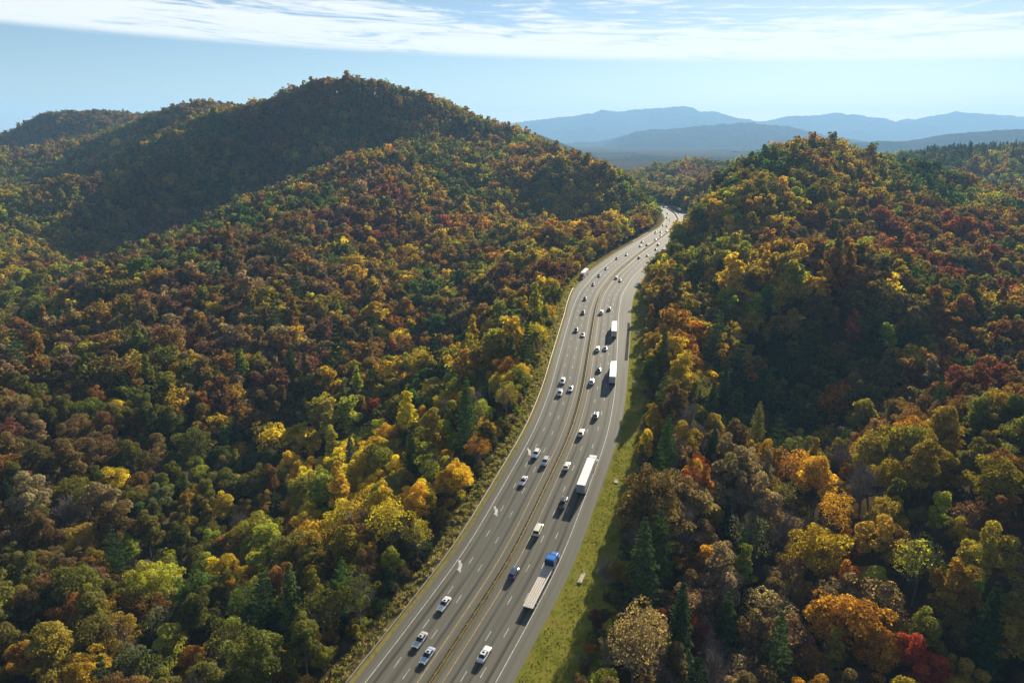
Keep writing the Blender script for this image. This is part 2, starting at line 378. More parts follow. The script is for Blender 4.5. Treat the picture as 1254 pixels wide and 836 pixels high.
def vnoise(x, y, cell, seed):
    if seed not in _VN: _VN[seed] = np.random.default_rng(seed).standard_normal((128, 128))
    g = _VN[seed]
    u = x / cell; v = y / cell; i = np.floor(u).astype(int); j = np.floor(v).astype(int); fu = u - i; fv = v - j
    fu = fu * fu * (3 - 2 * fu); fv = fv * fv * (3 - 2 * fv)
    G = lambda a, b: g[a % 128, b % 128]
    return (G(i, j) * (1 - fu) + G(i + 1, j) * fu) * (1 - fv) + (G(i, j + 1) * (1 - fu) + G(i + 1, j + 1) * fu) * fv

def road_coords(x, y):
    """nearest index and signed offset for points close to the road"""
    q = np.stack([x, y], -1).reshape(-1, 2); idx = np.zeros(len(q), int); off = np.full(len(q), 1e6)
    near = np.where((q[:, 0] > -260) & (q[:, 0] < 420) & (q[:, 1] > -60) & (q[:, 1] < 1250))[0]
    C2 = CL[::2]
    for a in range(0, len(near), 8000):
        b = near[a:a + 8000]; d2 = ((q[b][:, None] - C2[None]) ** 2).sum(-1); k = d2.argmin(1) * 2
        dv = q[b] - CL[k]; o = (dv * NR[k]).sum(1); al = np.abs((dv * T[k]).sum(1))
        dist = np.sqrt(d2.min(1)); o = np.where(al > 6, np.sign(o) * dist, o)
        idx[b] = k; off[b] = o
    return idx.reshape(np.shape(x)), off.reshape(np.shape(x))

def ground(x, y):
    z = tps_eval(x, y)
    r = np.hypot(x, y)
    z = z + (vnoise(x, y, 45, 1) * 2.2 + vnoise(x, y, 17, 2) * .8) * np.clip(r / 300, .35, 1.3)
    far = np.clip((np.maximum(np.abs(x) - 1500, y - 2400)) / 600, 0, 1)
    z = np.where((y < 10), np.clip(z, -40, 20), z)
    z = z * (1 - far) - 20 * far
    back = np.clip((60 - y) / 120, 0, 1); z = z * (1 - back) + (-20) * back
    k, o = road_coords(x, y)
    zr = ZC[k]
    dl = -(o - (OFF_GUARD[k] - 3.0)); dr = o - (OFF_ER[k] + VERGE_W[k])
    d = np.maximum(dl, dr)                       # > 0 outside the road bench
    t = np.clip(d / 22.0, 0, 1); t = t * t * (3 - 2 * t)
    bench = np.where(dr > dl, zr - .75, zr - .35)
    z = np.where(d < 60, bench * (1 - t) + z * t, z)
    z = np.where(d < 0, zr - .9, z)
    return np.maximum(z, -44)

gx = np.concatenate([-np.geomspace(13000, 960, 26), np.arange(-900, 901, 7.0), np.geomspace(960, 23000, 28)])
gy = np.concatenate([[-2500, -1200, -600, -300, -140, -60, -20], np.arange(0, 1200, 7.0), np.arange(1200, 2400, 16.0), np.geomspace(2440, 17600, 36)])
GX, GY = np.meshgrid(gx, gy, indexing='ij')
GZ = ground(GX, GY)
idx = np.arange(GX.size).reshape(GX.shape)
Fq = np.stack([idx[:-1, :-1], idx[1:, :-1], idx[1:, 1:], idx[:-1, 1:]], -1).reshape(-1, 4)
o = link(bpy.data.objects.new('ground', mesh_np('ground', np.stack([GX, GY, GZ], -1).reshape(-1, 3), Fq, [M['floor']], smooth=True))); o['kind'] = 'structure'
def height(x, y):
    x = np.asarray(x, float); y = np.asarray(y, float)
    i = np.clip(np.searchsorted(gx, x) - 1, 0, len(gx) - 2); j = np.clip(np.searchsorted(gy, y) - 1, 0, len(gy) - 2)
    fx = (x - gx[i]) / (gx[i + 1] - gx[i]); fy = (y - gy[j]) / (gy[j + 1] - gy[j])
    return (GZ[i, j] * (1 - fx) + GZ[i + 1, j] * fx) * (1 - fy) + (GZ[i, j + 1] * (1 - fx) + GZ[i + 1, j + 1] * fx) * fy
def hit(px, py, lift=0.0, ymin=70, ymax=1800):
    d = pix_dir(px, py); Y = np.arange(ymin, ymax, 1.0); t = Y / d[1]
    z = CAM_H + d[2] * t; h = height(d[0] * t, Y) + lift
    w = np.where(z < h)[0]
    if len(w) == 0: return None
    k = w[0]; return np.array([d[0] * t[k], Y[k], float(height(d[0] * t[k], Y[k]))])

# grass verge on the right, shallow ditch; brush bank on the left
j = np.clip(np.arange(NS), 0, NS - 1)
strip('grass_verge', [OFF_ER - .25, OFF_ER + .6, OFF_ER + VERGE_W * .38, OFF_ER + VERGE_W * .66, OFF_ER + VERGE_W * .95, OFF_ER + VERGE_W * 1.33], [-.01, -.04, -.45, -.62, -.35, -.5], M['grass'])
strip('embankment', [OFF_GUARD - 7, OFF_GUARD - 4, OFF_GUARD - 2, OFF_GUARD - .5], [-1.6, -.3, -.05, 0.0], M['bank'])

# distant mountain ridges: (name, distance, depth, skyline pixels)
def ridge(name, Y, depth, pts, seed, rough, label):
    xs = np.array([p[0] for p in pts], float); ys = np.array([p[1] for p in pts], float)
    px = np.linspace(xs[0], xs[-1], 1000); 
    py = np.interp(px, xs, ys); w = np.hanning(17); w /= w.sum()
    py = np.convolve(np.pad(py, 8, mode='edge'), w, 'valid')
    crest = np.array([at_depth(a, b, Y) for a, b in zip(px, py)])
    rows = np.linspace(-1, 1, 44)
    V = np.zeros((len(px), len(rows), 3))
    for j, r in enumerate(rows):
        prof = (1 - abs(r)) ** 1.15 if r < 0 else (1 - r)
        y = Y + r * depth
        x = crest[:, 0] * (1 + .0 * r)
        nz = vnoise(x, np.full_like(x, y), depth * .45, seed) * .5 + vnoise(x, np.full_like(x, y), depth * .2, seed + 1) * .3 + vnoise(x, np.full_like(x, y), depth * .08, seed + 2) * .1
        z = -24 + np.maximum(crest[:, 2] + 24, 0) * prof * (1 + .35 * nz * min(1, abs(r) * 4)) + vnoise(x, np.full_like(x, y), 26, seed + 3) * rough + vnoise(x, np.full_like(x, y), 170, seed + 4) * rough * 2.2 + vnoise(x, np.full_like(x, y), 480, seed + 5) * rough * 3
        V[:, j] = np.stack([x, np.full_like(x, y), z], 1)
    k = len(rows); ii = np.arange(len(px) * k).reshape(len(px), k)
    Fq = np.stack([ii[:-1, :-1], ii[1:, :-1], ii[1:, 1:], ii[:-1, 1:]], -1).reshape(-1, 4)
    o = link(bpy.data.objects.new(name, mesh_np(name, V.reshape(-1, 3), Fq, [M['mountain']], smooth=True))); o['kind'] = 'structure'
    return o
ridge('mountain_ridge', 4400, 800, [(480,215),(560,185),(600,164),(640,164),(670,170),(700,180),(730,192),(760,206),(800,226),(900,240)], 10, 2.5, '')
ridge('mountain_ridge', 5800, 900, [(880,215),(960,200),(1020,186),(1077,172),(1127,174),(1177,163),(1254,159),(1340,158),(1450,165),(1600,180)], 20, 3, '')
ridge('mountain_ridge', 8800, 1500, [(560,235),(640,215),(690,200),(725,186),(745,176),(775,162),(810,155),(870,155),(910,151),(960,153),(1010,163),(1060,175),(1110,183),(1200,190),(1400,195)], 30, 4.5, '')
ridge('mountain_ridge', 15000, 2200, [(-500,190),(-200,178),(0,166),(200,168),(400,160),(560,152),(620,149),(690,144),(740,136),(790,132),(840,131),(890,140),(930,149),(970,141),(1030,136),(1080,144),(1110,149),(1140,141),(1190,138),(1254,141),(1350,146),(1500,150),(1800,170)], 40, 6.5, '')

# ------------------------------------------------------------------ tree models
def unit(v): return v / np.maximum(np.linalg.norm(v, axis=-1, keepdims=True), 1e-9)
def leaf_cards(P, Nn, size, r, asp=.75):
    n = len(P); t = unit(np.cross(Nn, r.standard_normal((n, 3)))); b = np.cross(Nn, t)
    s = (size * r.uniform(.65, 1.35, n))[:, None]
    bend = Nn * s * r.uniform(-.25, .1, n)[:, None]
    V = np.stack([P - t * s * .5, P - b * s * .5 * asp + bend, P + t * s * .5, P + b * s * .5 * asp + bend], 1)
    return V.reshape(-1, 3), np.arange(n * 4).reshape(n, 4)

def crown_broad(seed, R, Hc, z0, n_lobe, n_leaf, size, sparse=0, top=1.0):
    r = np.random.default_rng(seed)
    d = unit(r.standard_normal((n_lobe * 4, 3))); d = d[d[:, 2] > -.45][:n_lobe]
    d[:, 2] = d[:, 2] * 1.0 + .12
    c = np.array([0, 0, z0 + Hc * .48])
    rad = R * r.uniform(.17, .32, len(d))
    C = c + d * np.array([R * .74, R * .74, Hc * .44]) * r.uniform(.55, 1.16, (len(d), 1))
    C += r.normal(0, 1, C.shape) * np.array([R * .12, R * .12, Hc * .05]); C[:, :2] *= 1 + .16 * np.sin(2 * np.arctan2(C[:, 1], C[:, 0]) + seed)[:, None]
    C[:, 2] = np.maximum(C[:, 2], z0 + rad * .5)
    if top != 1.0:                              # ovate crowns narrow towards the top
        k = np.clip((C[:, 2] - z0) / Hc, 0, 1); C[:, :2] *= (1 - (1 - top) * k)[:, None]
    w = rad ** 2; w /= w.sum()
    li = r.choice(len(d), n_leaf * 2, p=w)
    e = unit(r.standard_normal((n_leaf * 2, 3))); e[:, 2] = np.where(r.random(len(e)) < .72, np.abs(e[:, 2]), e[:, 2])
    P = C[li] + e * (rad[li] * r.uniform(.75, 1.12, len(li)))[:, None] * np.array([1, 1, .85])
    dd = np.linalg.norm(P[:, None] - C[None], axis=2) / rad[None]
    keep = (dd < .6).sum(1) == 0
    P = P[keep][:n_leaf]; e = e[keep][:n_leaf]; li = li[keep][:n_leaf]
    nn = unit(e * 1.0 + unit(r.standard_normal(e.shape)) * .6 + np.array([0, 0, .15]))
    lobe_v = r.uniform(-.2, .2, len(d))
    var = np.clip(r.beta(2.2, 2.2, len(P)) * .75 + .12 + lobe_v[li], 0, 1)
    V, Fc = leaf_cards(P, nn, size, r)
    return V, Fc, var, C

def tube(mb_v, mb_f, pts, rads, n=5):
    b = len(mb_v); pts = [np.asarray(p, float) for p in pts]
    for k, (p, rr) in enumerate(zip(pts, rads)):
        d = unit((pts[min(k + 1, len(pts) - 1)] - pts[max(k - 1, 0)])[None])[0]
        t = np.cross(d, [.31, .87, .37]); t /= np.linalg.norm(t) + 1e-9; q = np.cross(d, t)
        for a in range(n):
            an = 2 * math.pi * a / n; mb_v.append(p + (t * math.cos(an) + q * math.sin(an)) * rr)
    for k in range(len(pts) - 1):
        for a in range(n):
            mb_f.append((b + k * n + a, b + k * n + (a + 1) % n, b + (k + 1) * n + (a + 1) % n, b + (k + 1) * n + a))

def trunk_limbs(seed, Ht, z0, r0, targets, n=6):
    r = np.random.default_rng(seed); v = []; f = []
    bend = r.normal(0, .25, 2)
    path = [np.array([bend[0] * t * t, bend[1] * t * t, -1.5 + (Ht + 1.5) * t]) for t in (0, .15, .4, .7, 1)]
    tube(v, f, path, [r0 * 1.35, r0, r0 * .8, r0 * .5, r0 * .12], n)
    for tg in targets:
        tt = np.clip((tg[2] - z0) / max(Ht - z0, 1), .0, 1) * .55 + r.uniform(.25, .38)
        tt = min(tt, .9); z = -1.5 + (Ht + 1.5) * tt
        a = np.array([bend[0] * tt * tt, bend[1] * tt * tt, z]); m = a * .45 + tg * .55 + np.array([0, 0, .4])
        tube(v, f, [a, m, tg], [r0 * .38, r0 * .22, r0 * .06], 4)
    return v, f

def crown_pine(seed, R, Ht, z0, whorls, per, n_leaf, size, droop=.1, irregular=.25, tuft=.8):
    """tiers of needle sprays along branches"""
    r = np.random.default_rng(seed); P = []; Nn = []; bv = []; bf = []
    per_leaf = max(4, n_leaf // (whorls * per))
    for w in range(whorls):
        t = w / (whorls - 1); z = z0 + (Ht - z0) * t ** .95
        rl = R * (1 - t) ** .85 * (1 + .0 * t) + .35
        rl *= r.uniform(1 - irregular, 1 + irregular * .6)
        if t < .12: rl *= .75
        for k in range(per):
            an = 2 * math.pi * (k + r.random() * .7) / per + w * 1.3; L_ = rl * r.uniform(.7, 1.12)
            d = np.array([math.cos(an), math.sin(an), 0]); side = np.array([-d[1], d[0], 0])
            s = r.uniform(.18, 1, per_leaf) ** .8
            wd = (.36 * L_ * (1 - s * .75)) * r.uniform(-1, 1, per_leaf)
            zz = z - droop * L_ * s + .35 * s * s * L_ * .4 + r.normal(0, .12, per_leaf) * tuft
            P.append(d * (s * L_)[:, None] + side * wd[:, None] + np.array([0, 0, 1]) * zz[:, None])
            nn = np.tile([0, 0, 1.0], (per_leaf, 1)) + d * .35 + r.standard_normal((per_leaf, 3)) * .45
            Nn.append(nn)
    P = np.concatenate(P); Nn = unit(np.concatenate(Nn))
    V, Fc = leaf_cards(P, Nn, size, r, .5)
    var = r.beta(2, 2, len(P))
    return V, Fc, var

def bare_twigs(seed, R, Ht, z0, n):
    """fine branching of a leafless crown as slender strips"""
    r = np.random.default_rng(seed); v = []; f = []
    lims = []
    for k in range(16):
        an = r.uniform(0, 6.283); el = r.uniform(.35, 1.35)
        L_ = r.uniform(.75, 1.05); d = np.array([math.cos(an) * math.cos(el) * R, math.sin(an) * math.cos(el) * R, math.sin(el) * (Ht - z0)]) * L_
        a = np.array([0, 0, z0 + (Ht - z0) * r.uniform(0, .35)]); b = np.array([0, 0, z0]) + d
        lims.append((a, b)); m = (a + b) / 2 + np.array([0, 0, -.3]); tube(v, f, [a, m, b], [.13, .08, .025], 4)
    V = []; 
    for k in range(n):
        a, b = lims[r.integers(len(lims))]; s = r.uniform(.3, 1); p = a + (b - a) * s
        d = unit((unit((b - a)[None])[0] * .6 + r.standard_normal(3) * .55 + np.array([0, 0, .45]))[None])[0]
        ln = r.uniform(.9, 2.4); w = .032
        t = np.cross(d, r.standard_normal(3)); t = t / np.linalg.norm(t) * w
        V.append([p - t, p + t, p + d * ln + t * .3, p + d * ln - t * .3])
    V = np.array(V).reshape(-1, 3)
    return v, f, V, np.arange(n * 4).reshape(n, 4)

MODELS = {}      # key -> list of (crown mesh, trunk mesh, height, radius)
def crown_mesh(name, V, Fc, var, mat): return mesh_np(name, V, Fc, [mat], face_attr={'leaf_var': var})
def tm(name, v, f): return mesh_np(name, np.array(v), np.array(f), [M['bark']], smooth=True)
LOD = {'near': (7600, .42), 'mid': (1700, .86), 'far': (620, 1.3)}
broad_par = [(5.6, 11.2, 3.4, 58, .95), (5.0, 12.0, 3.2, 52, .8), (6.3, 11.2, 3.0, 70, .95), (4.7, 10.4, 3.6, 46, .85), (5.6, 10.0, 4.0, 60, .95), (4.9, 12.8, 2.8, 54, .7)]
for lod, (nl, sz) in LOD.items():
    L_ = []
    for k, (R, Hc, z0, nlb, top) in enumerate(broad_par):
        V, Fc, var, C = crown_broad(100 + k, R, Hc, z0, nlb, nl, sz, top=top)
        v, f = trunk_limbs(200 + k, z0 + Hc * .72, z0, .30, C[::3] if lod == 'near' else C[::7], 6 if lod == 'near' else 4)
        L_.append((crown_mesh('broadleaf_crown', V, Fc, var, M['leaf']), tm('tree_trunk', v, f), z0 + Hc, R))
    MODELS['broad', lod] = L_
    L_ = []
    for k, (R, Hc, z0, nlb) in enumerate([(3.2, 16.0, 3.6, 54), (3.8, 15.0, 3.6, 54)]):
        V, Fc, var, C = crown_broad(300 + k, R, Hc, z0, nlb, int(nl * .75), sz * .95, top=.5)
        v, f = trunk_limbs(320 + k, z0 + Hc * .9, z0, .28, C[::3] if lod == 'near' else C[::8], 5)
        L_.append((crown_mesh('poplar_crown', V, Fc, var, M['leaf']), tm('tree_trunk', v, f), z0 + Hc, R))
    MODELS['poplar', lod] = L_
    L_ = []
    for k, (R, Ht, z0, wh, per, dr, irr) in enumerate([(4.6, 23, 5, 13, 7, .02, .32), (4.2, 21, 4, 12, 6, .04, .36), (3.8, 19, 1.5, 20, 8, .22, .14), (4.2, 21, 1.5, 22, 8, .28, .12)]):
        V, Fc, var = crown_pine(400 + k, R, Ht, z0, wh, per, int(nl * 1.15), sz * 1.15, dr, irr)
        v, f = [], []; tube(v, f, [(0, 0, -1.5), (0, 0, Ht * .5), (0, 0, Ht * .98)], [.34, .2, .03], 6)
        L_.append((crown_mesh('conifer_crown', V, Fc, var, M['needle']), tm('tree_trunk', v, f), Ht, R))
    MODELS['conifer', lod] = L_
    L_ = []
    for k, (R, Hc, z0) in enumerate([(5.0, 11.0, 4), (4.4, 11.5, 4.2), (5.4, 10.4, 4)]):
        V, Fc, var, C = crown_broad(500 + k, R, Hc, z0, 44, int(nl * .3), sz * .85)
        v, f, V2, F2 = bare_twigs(520 + k, R, z0 + Hc, z0, 420 if lod == 'near' else 150)
        v0, f0 = trunk_limbs(540 + k, z0 + Hc * .7, z0, .27, [], 5)
        vv = np.concatenate([np.array(v0), np.array(v), V2]); ff = np.concatenate([np.array(f0), np.array(f) + len(v0), F2 + len(v0) + len(v)])
        me = mesh_np('tree_trunk', vv, ff, [M['twig']])
        L_.append((crown_mesh('thin_crown', V, Fc, var, M['leaf']), me, z0 + Hc, R))
    MODELS['thin', lod] = L_
    L_ = []
    for k, (R, Ht, z0) in enumerate([(4.4, 14.5, 4.5), (3.8, 15.5, 5), (4.8, 13.5, 4)]):
        v, f, V2, F2 = bare_twigs(600 + k, R, Ht, z0, 1500 if lod == 'near' else 420)
        v0, f0 = trunk_limbs(620 + k, Ht * .8, z0, .24, [], 5)
        crown = mesh_np('bare_crown', np.concatenate([np.array(v), V2]), np.concatenate([np.array(f), F2 + len(v)]), [M['twig']])
        L_.append((crown, tm('tree_trunk', v0, f0), Ht, R))
    MODELS['bare', lod] = L_

# ------------------------------------------------------------------ forest layout
PAL = {'rust': (.155, .080, .028), 'brick red': (.16, .050, .028), 'crimson': (.22, .038, .02), 'maroon': (.105, .052, .042), 'russet brown': (.112, .078, .038),
       'tan': (.17, .12, .08), 'ochre': (.195, .138, .026), 'golden': (.31, .205, .026), 'lemon yellow': (.38, .30, .03), 'orange': (.25, .118, .02),
       'yellow green': (.18, .18, .03), 'olive': (.095, .09, .025), 'green': (.055, .085, .024), 'dark green': (.03, .052, .02), 'grey green': (.10, .105, .06)}
REG = [ # photo anchor, weights
 (250, 340, {'maroon': 4, 'russet brown': 3, 'tan': 3, 'olive': 2, 'brick red': 2.2, 'rust': 2.6, 'grey green': 1.2}),
 (420, 260, {'maroon': 3, 'russet brown': 2, 'tan': 2.4, 'olive': 2.2, 'brick red': 2.2, 'rust': 3, 'ochre': 1.8, 'green': .8}),
 (80, 520, {'russet brown': 4, 'maroon': 3, 'tan': 1.5, 'olive': 2, 'rust': 1.5, 'dark green': 1}),
 (330, 470, {'russet brown': 3, 'maroon': 3, 'olive': 1.6, 'rust': 3, 'ochre': 2, 'tan': 1.5, 'brick red': .8, 'green': .8}),
 (80, 680, {'russet brown': 4, 'olive': 2.5, 'rust': 2, 'ochre': 1, 'maroon': 1.5, 'tan': 1}),
 (60, 800, {'ochre': 3, 'olive': 3, 'russet brown': 2, 'golden': .6}),
 (300, 640, {'russet brown': 3, 'ochre': 2, 'olive': 3, 'rust': 1.5}),
 (250, 790, {'olive': 3.5, 'yellow green': 1.8, 'green': 2, 'ochre': 2.5, 'orange': .8, 'russet brown': 1}),
 (430, 610, {'golden': 3, 'yellow green': 3, 'lemon yellow': 4, 'olive': .6}),
 (480, 585, {'golden': 3, 'yellow green': 3, 'lemon yellow': 3, 'olive': .8}),
 (480, 720, {'olive': 3, 'russet brown': 2, 'green': 1.5, 'ochre': 1.5}),
 (560, 560, {'golden': 2.5, 'ochre': 2, 'yellow green': 2, 'green': 2, 'olive': 2, 'orange': 1}),
 (600, 450, {'golden': 3.5, 'lemon yellow': 1.5, 'yellow green': 3, 'ochre': 2, 'green': 2, 'orange': 1, 'olive': 1.5}),
 (520, 400, {'ochre': 3, 'olive': 3, 'rust': 2.5, 'green': 1.5, 'golden': 1, 'russet brown': 2}),
 (600, 260, {'ochre': 3.5, 'rust': 3, 'orange': 1, 'olive': 3, 'russet brown': 2, 'green': 1, 'golden': .8, 'brick red': .5}),
 (600, 170, {'ochre': 3.5, 'rust': 2.5, 'olive': 3, 'russet brown': 2, 'yellow green': .8}),
 (720, 270, {'ochre': 4, 'golden': 1, 'olive': 2.5, 'rust': 1.5, 'green': 2}),
 (430, 110, {'rust': 3, 'russet brown': 3, 'olive': 2, 'ochre': 1}),
 (200, 220, {'olive': 3, 'russet brown': 2, 'green': 2, 'ochre': 1.5}),
 (60, 280, {'ochre': 3, 'olive': 3, 'yellow green': 1.5, 'russet brown': 1}),
 (100, 140, {'russet brown': 3, 'rust': 2, 'olive': 2}),
 (820, 210, {'ochre': 3, 'olive': 3, 'rust': 2, 'green': 1.5}),
 (960, 190, {'olive': 3, 'ochre': 3, 'rust': 2, 'green': 2, 'russet brown': 1.5, 'yellow green': 1}),
 (880, 300, {'ochre': 3, 'olive': 2.5, 'yellow green': 2.5, 'golden': 2, 'green': 1.5}),
 (830, 430, {'golden': 2.5, 'orange': 2, 'ochre': 3, 'olive': 2, 'green': 1.5, 'yellow green': 1}),
 (900, 420, {'golden': 3, 'ochre': 2.5, 'olive': 2, 'yellow green': 1.5}),
 (1020, 300, {'ochre': 3, 'olive': 3, 'rust': 2.5, 'russet brown': 2, 'green': 1.2, 'yellow green': 1}),
 (1150, 300, {'brick red': 2.5, 'rust': 3, 'russet brown': 3, 'olive': 2.5, 'ochre': 2, 'green': 1}),
 (1180, 420, {'brick red': 3, 'rust': 3, 'russet brown': 3, 'olive': 2, 'ochre': 1.5, 'dark green': 1}),
 (1060, 420, {'russet brown': 3, 'olive': 2.5, 'brick red': 1.2, 'dark green': 1.5, 'ochre': 1}),
 (950, 480, {'dark green': 4, 'green': 2, 'olive': 1, 'russet brown': 1}),
 (1200, 540, {'russet brown': 3, 'ochre': 3, 'rust': 2, 'olive': 2}),
 (1020, 600, {'russet brown': 3, 'ochre': 2.5, 'orange': 1, 'tan': 2, 'olive': 1.5}),
 (900, 640, {'russet brown': 3, 'tan': 3, 'ochre': 2, 'olive': 2}),
 (800, 620, {'green': 2, 'orange': 1.2, 'ochre': 2, 'russet brown': 1.5, 'olive': 1.5}),
 (790, 770, {'russet brown': 3, 'olive': 2, 'brick red': .8, 'green': 1.5, 'tan': 2}),
 (1060, 760, {'ochre': 3, 'golden': 1.5, 'orange': 1, 'olive': 2, 'yellow green': 1}),
 (1200, 720, {'ochre': 4, 'golden': 1, 'olive': 2, 'russet brown': 2, 'yellow green': 1}),
 (1220, 220, {'rust': 3, 'ochre': 2, 'yellow green': 2, 'olive': 2, 'brick red': 1}),
 (1180, 190, {'dark green': 4, 'olive': 1}),
]
RXY = np.array([(a, b) for a, b, _ in REG], float); RP = []
names = list(PAL)
for _, _, d in REG:
    w = np.array([d.get(k, 0.0) * {'olive': 1.15, 'green': .8, 'dark green': .8, 'yellow green': 1.0, 'golden': 1.25, 'tan': 1.3, 'rust': 1.35, 'brick red': 1.25, 'maroon': 1.35, 'orange': 1.2}.get(k, 1) for k in names]); RP.append(w / w.sum())
RP = np.array(RP); PALV = np.array([PAL[k] for k in names])
DRIFT = [names.index(k) for k in ('crimson', 'brick red', 'maroon', 'tan', 'russet brown', 'rust', 'orange', 'ochre', 'golden', 'lemon yellow', 'yellow green', 'olive', 'grey green', 'green', 'dark green')]
def pick_tint(px, py, x, y, r):
    q = float(vnoise(np.array(x), np.array(y), 60, 71) * .9 + vnoise(np.array(x), np.array(y), 26, 72) * .5 + r.normal(0, .62)) / 1.05
    u = .5 * (1 + math.erf(q / 1.4142))
    d = np.hypot(RXY[:, 0] - px, (RXY[:, 1] - py) * 1.3) + 12; w = d ** -3.2; w /= w.sum()
    # neighbouring trees drift in colour together: draw along the palette with a patchy number
    c = np.cumsum((w @ RP)[DRIFT]); return DRIFT[int(min(np.searchsorted(c, u * c[-1]), len(DRIFT) - 1))]

# trees that stand out in the photograph: crown centre pixel, crown width in pixels, model kind, colour
HERO = [
 (457,514,27,'broad','crimson'),(425,522,52,'broad','yellow green'),(398,525,40,'broad','ochre'),(500,540,34,'poplar','lemon yellow'),(455,575,52,'broad','lemon yellow'),
 (432,590,34,'conifer','grey green'),(415,600,42,'broad','golden'),(398,622,46,'broad','yellow green'),(450,612,44,'broad','lemon yellow'),(478,608,46,'broad','yellow green'),
 (418,632,44,'poplar','golden'),(380,672,56,'broad','golden'),(330,698,62,'poplar','yellow green'),(440,668,60,'thin','rust'),(478,620,46,'bare','tan'),(492,648,40,'bare','tan'),
 (505,585,34,'conifer','green'),(530,560,44,'poplar','ochre'),(527,640,24,'poplar','ochre'),(490,632,26,'thin','orange'),(545,497,38,'broad','golden'),(521,512,26,'broad','green'),
 (560,500,36,'broad','orange'),(572,535,44,'conifer','green'),(585,560,30,'thin','orange'),(605,440,42,'broad','yellow green'),(630,425,40,'broad','golden'),(570,455,44,'broad','golden'),
 (617,455,40,'broad','orange'),(645,440,26,'conifer','green'),(560,445,38,'broad','yellow green'),(585,470,36,'poplar','ochre'),(555,490,36,'broad','yellow green'),(620,490,34,'thin','ochre'),
 (535,405,34,'broad','green'),(520,395,16,'broad','crimson'),(611,400,46,'poplar','yellow green'),(575,425,46,'broad','green'),(655,395,30,'poplar','yellow green'),
 (259,677,32,'broad','yellow green'),(240,728,26,'thin','olive'),(200,770,58,'thin','grey green'),(165,700,22,'bare','tan'),(298,660,30,'bare','tan'),(275,705,34,'bare','tan'),
 (120,633,66,'broad','tan'),(140,668,60,'broad','russet brown'),(40,625,60,'broad','tan'),(20,665,44,'broad','tan'),(66,655,26,'broad','brick red'),(25,745,50,'broad','ochre'),
 (15,800,50,'broad','olive'),(70,808,70,'broad','ochre'),(155,683,40,'broad','yellow green'),(225,640,38,'broad','ochre'),(275,635,36,'broad','golden'),
 (160,815,60,'broad','grey green'),(215,800,54,'broad','yellow green'),(290,790,60,'broad','yellow green'),(300,735,50,'broad','orange'),(345,735,46,'broad','rust'),(270,755,48,'broad','olive'),
 (330,775,50,'conifer','dark green'),(362,775,54,'conifer','green'),(240,820,44,'broad','orange'),(395,760,56,'thin','olive'),(440,745,50,'thin','olive'),(420,720,44,'broad','olive'),(375,720,40,'bare','tan'),
 (1005,690,84,'broad','golden'),(1075,680,78,'broad','ochre'),(1020,640,54,'thin','golden'),(1145,655,36,'poplar','yellow green'),(1125,700,76,'thin','yellow green'),(1205,700,96,'broad','ochre'),
 (1182,750,40,'poplar','yellow green'),(1165,790,50,'broad','olive'),(1078,755,60,'thin','tan'),(1035,780,84,'broad','orange'),(1120,825,58,'broad','crimson'),(1125,795,56,'broad','yellow green'),
 (1200,810,70,'conifer','dark green'),(1235,770,50,'broad','ochre'),(1025,760,56,'thin','tan'),(985,740,36,'broad','orange'),(1220,650,46,'broad','rust'),(1130,640,36,'thin','russet brown'),(1190,645,44,'thin','maroon'),
 (1130,590,90,'broad','ochre'),(1090,590,50,'broad','golden'),(1215,590,64,'broad','ochre'),(1155,540,80,'broad','ochre'),(1120,520,44,'broad','rust'),(1190,480,70,'broad','brick red'),(1115,450,44,'broad','golden'),
 (1082,440,28,'poplar','yellow green'),(1040,425,34,'poplar','brick red'),(1050,505,50,'broad','olive'),(1060,560,40,'broad','orange'),(1035,570,56,'bare','tan'),(1000,600,52,'broad','golden'),(1055,610,70,'bare','tan'),
 (960,620,40,'thin','olive'),(940,600,40,'broad','golden'),(970,580,56,'thin','orange'),(990,565,30,'thin','rust'),
 (785,720,54,'conifer','green'),(805,700,50,'conifer','green'),(830,670,46,'bare','tan'),(850,700,42,'broad','orange'),(862,720,36,'poplar','golden'),(890,655,30,'conifer','dark green'),(915,665,64,'thin','grey green'),
 (905,735,34,'poplar','yellow green'),(905,710,40,'conifer','dark green'),(940,760,70,'thin','tan'),(886,795,46,'conifer','green'),(830,800,70,'conifer','dark green'),(802,780,34,'broad','brick red'),(795,800,26,'broad','brick red'),
 (722,768,24,'broad','maroon'),(745,770,18,'broad','lemon yellow'),(757,785,16,'broad','lemon yellow'),(722,795,18,'broad','orange'),(740,715,30,'bare','maroon'),(780,670,40,'bare','tan'),
 (860,625,26,'poplar','orange'),(878,640,30,'broad','golden'),(833,640,22,'conifer','green'),(815,660,24,'poplar','olive'),(775,625,34,'thin','orange'),
 (815,570,38,'conifer','green'),(805,605,38,'conifer','green'),(790,565,26,'poplar','golden'),(835,550,40,'broad','ochre'),(853,585,30,'broad','golden'),(812,510,34,'conifer','green'),(838,512,22,'broad','orange'),
 (850,445,28,'broad','golden'),(812,450,28,'conifer','green'),(835,430,38,'broad','orange'),(920,405,40,'broad','golden'),(945,410,26,'broad','golden'),(900,420,26,'broad','golden'),(925,392,30,'broad','yellow green'),
 (927,440,40,'conifer','dark green'),(903,475,40,'conifer','dark green'),(955,480,34,'conifer','dark green'),(885,500,40,'conifer','dark green'),(925,548,34,'conifer','yellow green'),(942,515,26,'conifer','green'),(915,520,26,'conifer','dark green'),
 (975,510,36,'thin','grey green'),(975,490,20,'broad','yellow green'),(1015,500,20,'conifer','dark green'),(970,535,30,'conifer','dark green'),(900,530,36,'conifer','dark green'),(870,520,30,'conifer','dark green'),(985,455,34,'conifer','dark green'),
]
TREES = []     # dict(x,y,z,kind,var,scale,rz,name)
